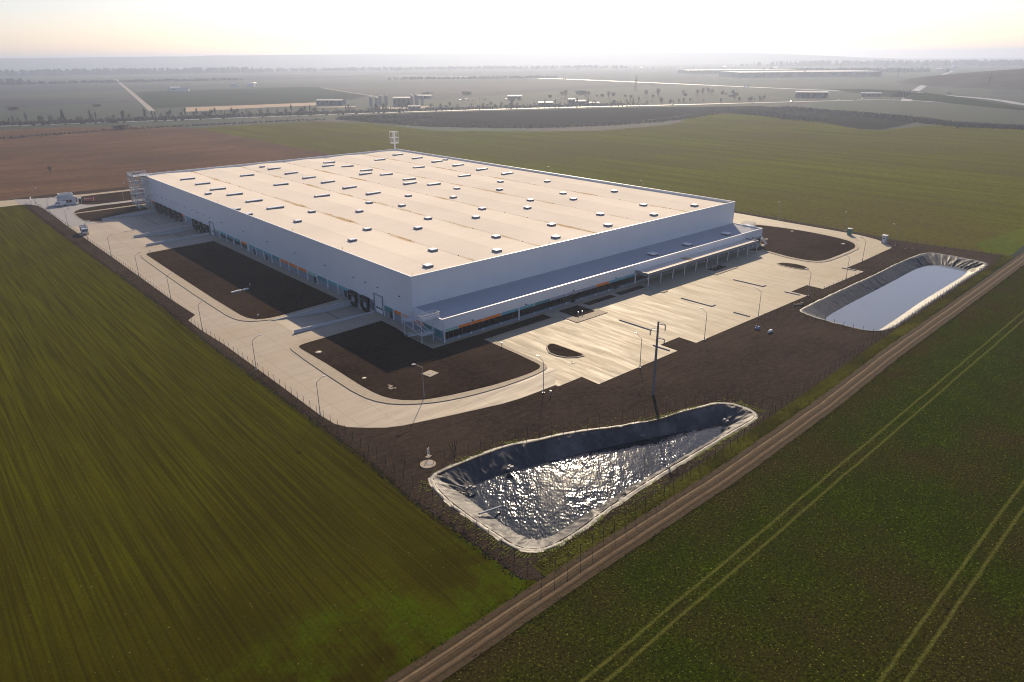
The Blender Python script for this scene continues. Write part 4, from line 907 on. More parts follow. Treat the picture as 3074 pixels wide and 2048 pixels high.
lt.box(-3.1,-1.1,1.0,1.1,1.1,2.2); lt.build('load', plain('scrap_load', (.45,.42,.42), .7, .3, var=.6, scale=2.5), T)
profile(T, 'cab', [(1.35,.5),(3.2,.5),(3.3,1.2),(3.1,2.15),(2.9,2.45),(1.4,2.5)], -1.1, 1.1, MT['paint_white'], .06)
g = MB(); g.add([(3.31,-.95,1.3),(3.31,.95,1.3),(3.13,.92,2.12),(3.13,-.92,2.12)], [(0,1,2,3)]); g.build('windscreen', MT['glass'], T)
g = MB(); g.box(-3.1,-.5,.5,3.0,.5,.85); g.build('chassis', MT['upstand'], T)
g = MB(); g.box(3.2,-1.1,.45,3.4,1.1,.75); g.build('bumper', plain('tan_bumper', (.5,.33,.2), .5, .4), T)
for x in (-2.3,-1.1,2.3):
    for y in (-1.0, 1.0): wheel(T, x, y, .5, .5, .3)

# ---------------------------------------------------------------- small things in the soil
def drum(x, y, z, r, h, lab, cat='manhole', name='manhole_cover'):
    P_ = empty(name, (x, y, z), 0, lab, cat); g = MB(); g.disc(0,0,-.05,h,r,24); g.build('ring', MT['walk'], P_)
    g = MB(); g.disc(r*.2,-r*.1,h,h+.04,r*.38,16); g.build('lid', MT['upstand' if r > 1 else 'white'], P_)
drum(-25.4,1.9,.22,.75,.30,'round pale manhole ring in the left corner of the near soil bed')
drum(-24.7,-17.6,.22,.50,.10,'small flat round manhole cover near the left edge of the near soil bed')
drum(-34.3,-55.2,.03,1.35,.10,'large round concrete disc with a hole beside the sparkling pond')
drum(14.6,-41.8,.03,.45,.06,'small white round cover on the car park near the D-shaped bed')
drum(169.3,-9.6,.22,.6,.12,'pale cover near the back of the far right soil bed'); drum(164.2,-32.3,.22,.7,.12,'pale cover near the outer curve of the far right soil bed'); drum(150.2,-9.9,.22,.6,.2,'pale cover in the far right soil bed close to the annexe')
g = MB(); g.box(-1.35,-1.35,-.1,1.35,1.35,.12)
PD = empty('concrete_pad', (-12.8,-25.2,.2), R(10), 'square pale concrete pad with dark hatch in the near soil bed', 'pad'); g.build('slab', MT['walk'], PD)
g = MB(); g.disc(-.25,.1,.12,.16,.5,12); g.disc(.5,-.2,.12,.15,.25,10); g.build('hatch', MT['upstand'], PD)
g = MB(); rnd = random.Random(5)
for k in range(9): x, y = rnd.uniform(-.5,.5), rnd.uniform(-1.3,1.3); g.box(x-.2, y-.25, 0, x+.2, y+.25, .12)
tag(g.build('rubble_heap', MT['gravel'], loc=(-22.9,-25.4,.22)), 'narrow streak of pale rubble in the near soil bed', 'rubble')
def hydrant(x, y, z, lab, col='white'):
    H = empty('standpipe', (x, y, z), 0, lab, 'standpipe'); g = MB(); g.tube((0,0,0), (0,0,.75), .09, n=8); g.build('pipe', MT[col], H); g = MB(); g.disc(0,0,.75,.98,.16,8); g.tube((-.24,0,.68), (.24,0,.68), .05); g.build('cap', MT['trim'], H)
for x, y, lab in ((38.1,-20.8,'left of the two standpipes in the square planting bed'),(39.4,-21.0,'right of the two standpipes in the square planting bed'),(8.9,-23.8,'standpipe at the corner where the near soil bed meets the car park'),(-26.0,35.2,'red and white standpipe at the rounded near end of the long soil bed'),(-27.0,127.6,'standpipe at the far end of the long soil bed'),(-16.6,63.6,'white standpipe in the shaded soil of the long bed'),(101.6,-19.5,'left standpipe in the small bed in front of the canopy'),(103.0,-19.5,'right standpipe in the small bed in front of the canopy'),(-.6,-50.2,'white-capped standpipe in the soil beside the bend')): hydrant(x, y, .22, lab, 'red' if 'red and' in lab else 'lampcol')
bp_ = None
for i, (x, y, a) in enumerate(((-22.4,61.4,.2),(-20.9,61.6,-.1),(-18.7,61.7,.1))):
    g = MB(); g.box(-.85,-.3,0,.85,.3,.32); g.box(-.75,-.22,.32,.75,.22,.36); o = g.build('concrete_block', MT['white'], loc=(x, y, .23)); o.rotation_euler = (0,0,a)
    tag(o, ('left', 'middle', 'right')[i]+' one of three white blocks lying in the long soil bed', 'block', 'white blocks in the soil')
P_ = empty('wooden_frame', (-32.8,-53.2,.03), .3, 'small white ladder-like frame standing by the concrete disc', 'frame'); g = MB()
for s in (-.25, .25): g.bar((s,0,0), (s,0,1.7), .06, .06)
for z in (.45,.9,1.35,1.68): g.bar((-.25,0,z), (.25,0,z), .05, .05)
g.build('ladder', MT['white'], P_); g = MB(); g.box(-.5,-.35,0,.5,.35,.08); g.build('foot', MT['walk'], P_)
g = MB()
for a in (-.5,0,.4,.8): g.bar((a*.6,0,0), (a*1.4,.1,1.9), .07, .07)
g.bar((-.7,.05,1.3), (1.0,.05,1.1), .06, .06); tag(g.build('stick_pile', MT['woodpost'], loc=(-28.6,-54.6,.03)), 'bundle of dark sticks leaning together near the far bank', 'sticks')
lump(64.1,-57.7,.25,.7,'rubbish_bag',plain('blue_plastic', (.06,.17,.42), .4, .5),'blue rubbish heap on the dark soil below the car park','rubbish')
g = MB(); g.tube((-.7,0,.35), (.7,0,.35), .34, n=12); tag(g.build('plastic_drum', MT['white'], loc=(64.6,-61.2,.03)), 'white drum lying on the soil near the blue rubbish', 'drum')
for i, (x, y) in enumerate(((88.6,-55.0),(90.0,-55.6),(173.8,-50.3),(175.3,-51.7))): lump(x, y, .12, .8 if i < 2 else .5, 'rubble_heap', MT['gravel'], ('flat pale rubble just left of the calm pond','small pale rubble nearest the calm pond corner','left pale scrap on the soil beyond the white toilet','right pale scrap on the soil beyond the white toilet')[i], 'rubble')
# clods of the ditch bank along the left field
def clods(name, line, wd, n, smin, smax, mat, z=.0, seed=1):
    rnd = random.Random(seed); g = MB(); ps = resample(line, 1.0)
    for k in range(n):
        i = int(rnd.random()*(len(ps)-1)); p_ = Vector(ps[i]); d = (Vector(ps[i+1])-p_).normalized() if i+1 < len(ps) else Vector((0,1)); nn = Vector((-d.y, d.x))
        q = p_+d*rnd.random()+nn*rnd.gauss(0, wd/2); s = rnd.uniform(smin, smax)
        vs = [(q.x+s*math.cos(a)*rnd.uniform(.6,1.1), q.y+s*math.sin(a)*rnd.uniform(.6,1.1), z) for a in (0,1.26,2.5,3.8,5.0)]+[(q.x, q.y, z+s*rnd.uniform(.4,.9))]
        g.add(vs, [(0,1,5),(1,2,5),(2,3,5),(3,4,5),(4,0,5)])
    return tag(g.build(name, mat), kind='stuff')
clods('earth_bank', LX, .9, 9000, .05, .24, MT['soil_bank'], seed=2)

# ---------------------------------------------------------------- weeds round the ponds and on the verge
def leafy(m, w_=.45):
    t = m.node_tree; b = t.nodes['Principled BSDF']; o = t.nodes['Material Output']; tr = t.nodes.new('ShaderNodeBsdfTranslucent'); mx = t.nodes.new('ShaderNodeMixShader'); mx.inputs[0].default_value = w_
    t.links.new(b.inputs['Base Color'].links[0].from_socket, tr.inputs[0]); t.links.new(b.outputs[0], mx.inputs[1]); t.links.new(tr.outputs[0], mx.inputs[2]); t.links.new(mx.outputs[0], o.inputs['Surface']); return m
MT['weed'] = plain('yellow_green_weed', (.42,.46,.07), .7, .3, var=.5, scale=.8); MT['drygrass'] = plain('dry_verge_grass', (.12,.105,.022), .9, .2, var=.5, scale=.5)
leafy(MT['weed']); leafy(MT['drygrass'])
def tufts(name, fn, n, smin, smax, mat, seed, leaves=6):
    rnd = random.Random(seed); g = MB()
    for _ in range(n):
        x, y = fn(rnd); s = rnd.uniform(smin, smax)
        for k in range(leaves):
            a = rnd.uniform(0, 6.28); l = s*rnd.uniform(.5, 1); w_ = l*.28; dx, dy = math.cos(a), math.sin(a)
            b0 = Vector((x+rnd.gauss(0, s*.35), y+rnd.gauss(0, s*.35), .04)); tip = b0+Vector((dx*l*.8, dy*l*.8, l*rnd.uniform(.35, .8))); m_ = (b0+tip)/2+Vector((0,0,l*.15)); sd_ = Vector((-dy, dx, 0))*w_
            g.add([b0, m_-sd_, tip, m_+sd_], [(0,1,2,3)])
    return tag(g.build(name, mat), kind='stuff')
rim = resample(POND1, .5, True)
def f1(r):
    i = r.randrange(len(rim)); p_ = Vector(rim[i]); c = Vector((-8,-74)); d = (p_-c).normalized(); dd = abs(r.gauss(0, 1.1))+.7
    if noise.noise(Vector((p_.x*.13, p_.y*.13, 4))) < -.05 and r.random() < .8: return f1(r)
    q = p_+d*dd
    return (q.x, max(q.y, -88.2))
tufts('weeds', f1, 1500, .08, .26, MT['weed'], 11)
rim2 = resample(offset(POND2, 1.2), .8, True)
def f2(r): p_ = rim2[r.randrange(len(rim2))]; return (p_[0]+r.gauss(0,.5), p_[1]+r.gauss(0,.4))
tufts('weeds', f2, 700, .12, .35, MT['drygrass'], 12)
vl = resample([(-38,-86.6),(-9,-86.4),(36,-85.3),(76,-82.9),(124,-80.9),(187,-77.6)], .5)
def f3(r):
    p_ = vl[min(len(vl)-1, int(len(vl)*r.random()**1.3))]
    if noise.noise(Vector((p_[0]*.06, 1, 1))) < -.25 and r.random() < .7: return f3(r)
    return (p_[0], p_[1]+r.gauss(0, .9))
tufts('verge_grass', f3, 5000, .06, .20, MT['drygrass'], 13, 5)
tl = resample([(-150,-91.0),(-60,-91.3),(-36,-90.8),(-12,-90.7),(2,-90.7),(38,-89.3),(74,-86.9),(110,-85.4),(150,-83.6),(200,-81.2)], .5)
def f5(r):
    p_ = tl[r.randrange(len(tl))]; s_ = r.choice((-1, 1)); return (p_[0], p_[1]+s_*(2.15+abs(r.gauss(0, .38)))+(.25*math.sin(p_[0]*.9)+.2*math.sin(p_[0]*2.3+1)))
tufts('track_edge_grass', f5, 7000, .06, .20, MT['crop'], 15, 4)
def f4(r): return (r.uniform(-37.5,-10), r.uniform(-88,-84.9))
tufts('weeds', f4, 380, .08, .26, MT['weed'], 14)
# ---------------------------------------------------------------- distance: ridge, mound, woods
def at_angle(deg, D):     # deg to the right of the view axis
    t = HEAD-R(deg); return (CAMX+D*math.cos(t), CAMY+D*math.sin(t))
MT['ridge'] = plain('far_ridge', (.07,.08,.06), .95, .1, var=.25, scale=.0015); MT['wood'] = plain('far_wood', (.095,.09,.08), .95, .1, var=.3, scale=.01)
prof = [(-60,70),(-45,78),(-37,86),(-30,92),(-24,98),(-19,105),(-10,108),(0,106),(6,103),(12,98),(17,90),(20,74),(24,44),(28,18),(33,8),(60,2)]
def ridge(name, D, depth, scale, mat, seed):
    v = []; f = []; rows = 7; angs = [a*.5 for a in range(-110, 111)]
    for a in angs:
        for p0, p1 in zip(prof[:-1], prof[1:]):
            if p0[0] <= a <= p1[0]: h = p0[1]+(p1[1]-p0[1])*(a-p0[0])/(p1[0]-p0[0])
        h *= scale
        for r in range(rows):
            t = r/(rows-1); x, y = at_angle(a, D+depth*t); z = h*(3*t*t-2*t*t*t)*(1+.05*noise.noise(Vector((a*.5, t*2, seed)))) - 4*(1-t)
            v.append((x, y, z))
    m = rows
    for i in range(len(angs)-1):
        for r in range(rows-1): f.append((i*m+r, (i+1)*m+r, (i+1)*m+r+1, i*m+r+1))
    g = MB(); g.add(v, f); struct(name, g, mat, smooth=True)
ridge('hills', 6200, 1900, 1.0, MT['ridge'], 1)
# brown mound on the right
v = []; f = []; n = 26
for i in range(n):
    for j in range(n):
        u, w_ = i/(n-1)*2-1, j/(n-1)*2-1
        x = 1980+u*420+w_*170; y = 250+w_*420-u*90; e = max(0, 1-(u*u+w_*w_)); h = 34*e**.7*(1+.25*noise.noise(Vector((u*2, w_*2, 3))))-1.5
        v.append((x, y, h))
for i in range(n-1):
    for j in range(n-1): f.append((i*n+j, (i+1)*n+j, (i+1)*n+j+1, i*n+j+1))
g = MB(); g.add(v, f); struct('hill', g, plain('mound_scrub', (.085,.075,.062), .95, 0, var=.3, scale=.02), smooth=True)
# crown builders
def twigs(g, r, z0, z1, n, rnd, lean=.5, th=.05, top=.35):
    """bare winter crown: many thin forking twigs filling a rounded volume"""
    for k in range(n):
        t = rnd.random(); zb = z0+(z1-z0)*t*.6; a = rnd.uniform(0, 6.28); env = math.sin(math.pi*min(1, .18+t*.82))**.7
        rr = r*env*rnd.uniform(.55, 1.05); tip = Vector((math.cos(a)*rr, math.sin(a)*rr, min(z1*rnd.uniform(.92,1.04), zb+rr*lean+(z1-z0)*rnd.uniform(.2,.45)*(1-t*top))))
        b0 = Vector((math.cos(a)*r*.04, math.sin(a)*r*.04, zb)); s = Vector((-math.sin(a), math.cos(a), 0))*th
        g.add([b0-s, b0+s, tip+s*.4, tip-s*.4], [(0,1,2,3)])
        mid = b0.lerp(tip, .5)
        for _ in range(3):
            e = tip+Vector((rnd.gauss(0, r*.16), rnd.gauss(0, r*.16), rnd.uniform(-.05, .14)*(z1-z0))); q = Vector((rnd.uniform(-1,1), rnd.uniform(-1,1), rnd.uniform(-1,1)))*th*1.6
            g.add([mid, e+q, e-q], [(0,1,2)])
def clumps(g, r, z0, z1, n, rnd, s=.5, shape='round'):
    for k in range(n):
        t = rnd.random(); a = rnd.uniform(0, 6.28); env = (1-t) if shape == 'cone' else math.sin(math.pi*min(1, .12+t*.86))
        rr = r*env*rnd.uniform(.45, 1)**.5; c = Vector((math.cos(a)*rr, math.sin(a)*rr, z0+(z1-z0)*t))
        for _ in range(3):
            u = Vector((rnd.gauss(0,1), rnd.gauss(0,1), rnd.gauss(0,1))).normalized()*s; w_ = Vector((rnd.gauss(0,1), rnd.gauss(0,1), rnd.gauss(0,1))).normalized()*s
            g.add([c-u, c+w_, c+u, c-w_*.8], [(0,1,2,3)])
MT['twig'] = plain('bare_twigs', (.19,.165,.15), .9, .2, var=.25, scale=.2); MT['bark'] = plain('bark', (.06,.05,.042), .9, .2)
MT['conifer'] = plain('conifer_needles', (.025,.04,.02), .85, .2, var=.35, scale=.8); MT['bush'] = plain('winter_scrub', (.13,.115,.09), .9, .2, var=.3, scale=.5)
def tree_proto(kind, seed):
    rnd = random.Random(seed); T_ = empty({'poplar':'poplar_tree','bare':'bare_tree','conifer':'conifer_tree','bush':'bush'}[kind], (0,0,0), 0)
    h = {'poplar': 13, 'bare': 9, 'conifer': 11, 'bush': 3.2}[kind]
    g = MB()
    if kind == 'bush':
        for k in range(5): a = k*1.3; g.tube((0,0,0), (math.cos(a)*1.2, math.sin(a)*1.0, 2.0), .10, .03, 5)
    else:
        g.tube((0,0,-.1), (0,0,h*.75), .22, .07, 6)
        for k in range(5): a = k*1.25; z = h*(.3+.09*k); g.tube((0,0,z), (math.cos(a)*h*.14, math.sin(a)*h*.14, z+h*.2), .09, .03, 4)
    g.build('trunk', MT['bark'], T_)
    g = MB()
    if kind == 'poplar': twigs(g, 1.3, 1.0, h, 80, rnd, 1.2, .06)
    elif kind == 'bare': twigs(g, 2.9, .9, h, 95, rnd, .45, .045)
    elif kind == 'conifer': clumps(g, 2.8, 1.2, h, 170, rnd, .6, 'cone')
    else: twigs(g, 2.6, .2, h, 90, rnd, .3, .07); clumps(g, 2.3, .2, h*.8, 60, rnd, .45)
    g.build('crown', MT['conifer' if kind == 'conifer' else ('bush' if kind == 'bush' else 'twig')], T_); return T_
PR = {}
def plant(kind, x, y, s, label, group=None, z=0.05, sz=None):
    k2 = (kind, random.randrange(3))
    if k2 not in PR: o = PR[k2] = tree_proto(kind, hash(k2[1]*7+len(kind)) % 1000)
    else: o = copy_tree(PR[k2])
    o.location = (x, y, z); o.rotation_euler = (0, 0, random.uniform(0, 6.28)); o.scale = (s, s, (sz or s)); tag(o, label, {'bush':'bush'}.get(kind, 'tree'), group)
r1 = resample(chaikin(ROAD1, 2, False), 1.0)
def along(i, off):
    a, b = Vector(r1[max(0, i-2)]), Vector(r1[min(len(r1)-1, i+2)]); d = (b-a).normalized(); p_ = Vector(r1[i])+Vector((-d.y, d.x))*off; return p_.x, p_.y
GT = 'bare trees along the far highway'; GB = 'scrub bushes along the far highway'
for i in range(150, 1180, 1):
    # left part: dense line of poplars and scrub on the far side
    if i < 560 and random.random() < .19: x, y = along(i, random.uniform(8, 34)); plant('poplar' if random.random() < .45 else 'bare', x, y, random.uniform(.6, 1.05), 'leafless tree in the dense row behind the highway', GT)
    elif i < 560 and random.random() < .075: x, y = along(i, random.uniform(7, 30)); plant('bush', x, y, random.uniform(.5, 1.2), 'low grey bush in the scrub behind the highway', GB)
    if i < 620 and random.random() < .05: x, y = along(i, -random.uniform(7, 14)); plant('bush', x, y, random.uniform(.4, 1.0), 'low grey bush on the near side of the highway', 'bushes on the near side of the highway')
    if 560 <= i < 1180 and random.random() < .12: x, y = along(i, random.uniform(9, 60)); plant('bare', x, y, random.uniform(.45, .95), 'small leafless tree behind the highway right of the silos', 'trees behind the highway right of the silos')
    if 760 <= i < 960 and random.random() < .08: x, y = along(i, random.uniform(8, 22)); plant('poplar', x, y, random.uniform(.7, 1.0), 'leafless poplar behind the highway near the right field corner', 'poplars behind the highway near the right field corner')
plant('conifer', 78.4, 831.2, 1.15, 'tall dark conifer standing alone behind the highway on the left')
for x, y, l in ((414,706,'left of the two dark conifers in front of the silos'),(422,700,'right of the two dark conifers in front of the silos'),(489,742,'dark conifer between the silos and the grey hall')): plant('conifer', x, y, .95, l)
for x, y, s, l in ((70,1117,3.0,'dark round thicket in the far left field, nearest the picture edge'),(175,1111,2.6,'dark round thicket in the far left field, right of the other'),(99,671.7,3.0,'flat dark thicket on the near side of the highway'),(-14.4,374.6,2.2,'lone small bush in the brown field left of the warehouse'),(1010,560,2.2,'dark bush beside the long green shed'),(700,1000,4,'dark thicket in the field behind the yard with vehicles'),(760,960,4.2,'second dark thicket in the field behind the yard with vehicles'),(900,800,5,'big dark thicket behind the right part of the highway')): plant('bush' if s != 2.2 or x > 0 else 'bare', x, y, s if x > 0 else .55, l, None, .05, None if x < 0 else s*.45)
rnd = random.Random(9)
for k in range(34):
    t = k/33; x, y = 230+60*rnd.random()+rnd.gauss(0,12), 2428+rnd.gauss(0,30)
    if k < 14: plant('bare', x, y, rnd.uniform(1.5, 2.4), 'leafless tree in the distant copse at the left edge', 'trees of the distant left copse')
for k in range(46):
    x, y = 780+k*6.5+rnd.gauss(0,3), 690-k*4.0+rnd.gauss(0,12)
    if rnd.random() < .6: plant('bare' if rnd.random() < .5 else 'bush', x+rnd.uniform(0,50), y+rnd.uniform(20,90), rnd.uniform(.8,1.5), 'leafless growth scattered over the field behind the roadside yards', 'scattered growth behind the roadside yards')
# tree-lined brook between the ploughed field and the green fields
def belt(name, line, wd, n, h0, h1, mat, seed, s=1.0, z=0.0):
    rnd = random.Random(seed); ps = resample(line, 1.0 if n > 800 else 2.0); g = MB()
    for _ in range(n):
        p_ = ps[rnd.randrange(len(ps))]; x, y = p_[0]+rnd.gauss(0, wd), p_[1]+rnd.gauss(0, wd); h = rnd.uniform(h0, h1); a = rnd.uniform(0, 6.28); dx, dy = math.cos(a)*s, math.sin(a)*s
        g.add([(x-dx,y-dy,z), (x+dx,y+dy,z), (x+dx*.7+rnd.gauss(0,s*.3),y+dy*.7,z+h*.8), (x+rnd.gauss(0,s*.3),y,z+h), (x-dx*.7,y-dy*.7,z+h*.75)], [(0,1,2,3,4)])
    return tag(g.build(name, mat), kind='stuff')
brook = [(323,585),(334,499),(359,436),(396,388),(473,354),(538,346),(600,352),(655,366),(700,364)]
belt('scrub', [along(i, 22) for i in range(60, 640, 8)], 9, 3000, .8, 3.6, MT['bush'], 41, .7)
belt('scrub', [along(i, 30) for i in range(640, 960, 8)], 14, 1500, .6, 2.6, MT['bush'], 42, .8)
belt('reeds', brook, 5, 4200, .8, 2.2, MT['reeds'], 21, .5)
belt('scrub', [(700,362),(690,310),(660,250),(655,232)], 6, 1800, 1.2, 3.5, MT['bush'], 22, .7)
belt('scrub', [(330,600),(320,620),(345,640),(400,560)], 5, 500, .8, 2.0, MT['bush'], 23, .6)
belt('scrub', [(712,140),(745,190),(765,250),(775,300),(800,345)], 7, 2600, 1.2, 4.0, MT['bush'], 24, .8)
belt('scrub', [(712,140),(690,105),(700,60),(690,0)], 6, 1800, 1.0, 3.5, MT['bush'], 25, .7)
belt('reeds', [(722,120),(720,60),(708,0)], 4, 1500, .8, 2.0, MT['reeds'], 26, .5)
belt('scrub', [(-60,640),(40,660),(99,668),(180,660),(300,632)], 5, 900, .4, 1.6, MT['bush'], 27, .6)
belt('distant_wood', [at_angle(a, 4300) for a in (-40,-36,-30,-26,-22,-19)], 60, 900, 12, 32, MT['wood'], 31, 9)
belt('distant_wood', [at_angle(a, 3300) for a in (20,23,26,28)], 60, 500, 6, 16, MT['wood'], 32, 8)
belt('distant_wood', [at_angle(a, 4600) for a in (-18,-12,-6,0,7)], 120, 420, 8, 20, MT['wood'], 33, 12)
belt('distant_wood', [at_angle(a, 2700) for a in (-42,-36,-30,-25,-20)], 14, 700, 3, 9, MT['wood'], 34, 5)
belt('distant_wood', [at_angle(a, 5200) for a in (20,26,32,38)], 150, 700, 10, 34, MT['wood'], 35, 14)
belt('distant_wood', [at_angle(a, 2500) for a in (-8,-4,0,3)], 20, 260, 3, 8, MT['wood'], 36, 6)

# ---------------------------------------------------------------- far buildings
MT['farwall'] = plain('far_grey_wall', (.22,.23,.24), .7, .3); MT['farroof'] = plain('far_metal_roof', (.34,.34,.34), .6, .4, var=.08, scale=.05); MT['gwall'] = plain('blue_green_sheet_wall', (.10,.16,.17), .6, .4)
MT['silo'] = plain('silo_metal', (.36,.35,.34), .4, .5, .3, var=.1)
def shed(x, y, L, D, h, rz, label, wall='farwall', roof='farroof', bays=6, name='shed', cat='building', rise=1.2):
    B = empty(name, (x, y, 0), rz, label, cat)
    g = MB(); g.box(-L/2,-D/2,-.5,L/2,D/2,h); g.add([(-L/2,-D/2,h),(-L/2,D/2,h),(-L/2,0,h+rise)], [(0,1,2)]); g.add([(L/2,-D/2,h),(L/2,D/2,h),(L/2,0,h+rise)], [(0,1,2)]); g.build('wall', MT[wall], B)
    e = .5; g = MB(); vs = [(-L/2-e,-D/2-e,h-.05),(L/2+e,-D/2-e,h-.05),(L/2+e,0,h+rise+.1),(-L/2-e,0,h+rise+.1),(-L/2-e,D/2+e,h-.05),(L/2+e,D/2+e,h-.05)]
    g.add(vs, [(0,1,2,3),(3,2,5,4)]); g.build('roof', MT[roof], B)
    for k in range(bays):
        xx = -L/2+L*(k+.5)/bays; g = MB(); g.box(xx-L/bays*.3,-D/2-.08,.2 if k % 2 else h*.45,xx+L/bays*.3,-D/2-.02,h*.8); g.build('door' if k % 2 else 'window', MT['glass'], B)
    return B
VA = HEAD-math.pi/2
shed(437,872,40,16,7,VA-.15,'long green-grey shed left of the silos',wall='gwall')
shed(495,768,24,16,11.5,VA,'tall grey hall between the two groups of silos',bays=4)
shed(474,706,16,8,3.5,VA,'low pale shed in front of the silo yard',bays=3,roof='farroof')
shed(634,912,22,12,5,VA,'small flat shed behind the silos',bays=3)
shed(710,768,22,14,6,VA,'square shed with pale roof in the roadside yard',bays=3)
shed(634,616,20,10,5,VA,'low pale building by the highway with a shining roof',bays=4,roof='farroof')
shed(676,606,9,9,8,VA,'narrow two-storey building by the highway',bays=2); shed(690,602,16,10,5,VA,'grey annex building beside the narrow two-storey one',bays=3)
shed(697,582,14,8,3,VA,'low white building at the highway, right of the two-storey one',bays=3,wall='render')
shed(1068,450,48,26,8.5,VA-.35,'long green shed with pale roof near the flyover',wall='gwall')
shed(1160,395,30,12,5,VA-.35,'dark low building beside the flyover',bays=4)
for x, y, r, h, l in ((446,772,2.6,14,'leftmost of the pale silos by the highway'),(452,766,2.6,13,'second pale silo from the left by the highway'),(475,795,2.4,14,'left of the pair of striped silos'),(481,789,2.4,14,'right of the pair of striped silos'),(512,771,3.0,14,'left silo of the right group'),(518,765,3.0,14,'middle silo of the right group'),(523,758,2.2,13,'slim silo at the right end of the right group')):
    S_ = empty('silo', (x, y, 0), 0, l, 'silo', None)
    g = MB(); g.disc(0,0,2,h,r,14); g.build('tank', MT['silo'], S_); g = MB(); g.disc(0,0,h,h+1.3,r,14,.4); g.disc(0,0,.6,2,.5,14,r); g.build('cone', MT['farroof'], S_)
    g = MB()
    for k in range(4): a = k*math.pi/2+.7; g.bar((math.cos(a)*r,math.sin(a)*r,0),(math.cos(a)*r,math.sin(a)*r,2.5),.3,.3)
    g.build('leg', MT['steel'], S_); g = MB(); g.bar((r+.2,0,0),(r+.2,0,h),.4,.1); g.build('ladder', MT['steel'], S_)
E_ = empty('grain_elevator', (463,783,0), VA, 'dark green slanting conveyor tower between the silos', 'conveyor'); g = MB(); g.bar((-5,0,1), (4,0,12), 1.6, 1.4); g.build('conveyor', MT['gwall'], E_); g = MB()
for x, z in ((-2,4.5),(1,8),(3.6,11.5)): g.bar((x,-1,0),(x,-1,z),.4,.4); g.bar((x,1,0),(x,1,z),.4,.4)
g.build('leg', MT['steel'], E_)
g = MB(); g.prism([(440,735),(475,690),(490,705),(520,735),(500,760),(455,770)], None, .14); struct('gravel_pavement', g, MT['gravel'])
g = MB(); g.prism([(392,850),(452,820),(470,835),(430,800),(400,830)], None, .13); struct('gravel_pavement', g, MT['gravel'])
shed(2215,1095,445,220,15,math.atan2(862-1140,2378-2056),'huge distant warehouse with bright roof on the horizon side','farwall','farroof',10,'distant_warehouse','warehouse',.6)
g = MB(); rnd = random.Random(4)
shed(2500,1500,420,150,13,math.atan2(862-1140,2378-2056),'second distant warehouse behind the huge one','farwall','farroof',8,'distant_warehouse','warehouse',.6)
k_ = 0
for a, D, n in ((-19.5,2050,4),(13,4400,9),(22,3800,9),(27,4200,8),(33,3500,7),(-24,1850,3)):
    for i in range(n):
        x, y = at_angle(a+rnd.uniform(-3.5,3.5)*(1 if D > 3000 else .25), D+rnd.uniform(-250,250)*(1 if D > 3000 else .2)); k_ += 1
        shed(x, y, rnd.uniform(12,30), rnd.uniform(9,14), rnd.uniform(4,8), rnd.uniform(0,3), 'tiny pale house of the hazy settlements near the horizon' if D > 3000 else 'small farm building in the far left fields', 'render', 'farroof', 2, 'house', 'house', 2.5)['group'] = 'distant houses' if D > 3000 else 'far left farm buildings'
# flyover
B = empty('flyover', (1163,334,0), 0, 'concrete flyover carrying the motorway over the side road', 'bridge')
d = (Vector((1057.6,147.9))-Vector((1290,400))).normalized(); n_ = Vector((-d.y,d.x))
g = MB(); a, b = Vector((18,18,8)), Vector((-14,-20,8)); g.bar(a, b, 14, 1.2); g.build('deck', MT['farwall'], B)
for s in (-.8,0,.8):
    g = MB(); q = d*s*20
    for k in (-4,0,4): g.tube((q.x+n_.x*k,q.y+n_.y*k,0),(q.x+n_.x*k,q.y+n_.y*k,7.6),.7,n=8)
    g.build('pier', MT['farwall'], B)
g = MB()
for s in (-1, 1): g.bar(a+Vector((n_.x*s*6.8,n_.y*s*6.8,1.2)), b+Vector((n_.x*s*6.8,n_.y*s*6.8,1.2)), .3, 1.0)
g.build('parapet', MT['farwall'], B)
for s, e_ in ((1, 330), (-1, 330)):
    g = MB(); c0 = Vector((1163,334)); vs = []
    for t, h in ((22,8.6),(150,6.5),(e_,.0)):
        q = c0+d*t*s; vs += [(q.x+n_.x*(8+h*1.8),q.y+n_.y*(8+h*1.8),-.1),(q.x+n_.x*7,q.y+n_.y*7,h),(q.x-n_.x*7,q.y-n_.y*7,h),(q.x-n_.x*(8+h*1.8),q.y-n_.y*(8+h*1.8),-.1)]
    fs = [(0,1,2,3)]
    for k in (0, 4): fs += [(k,k+4,k+5,k+1),(k+1,k+5,k+6,k+2),(k+2,k+6,k+7,k+3)]
    g.add(vs, fs); struct('embankment_hill', g, MT['FA'])
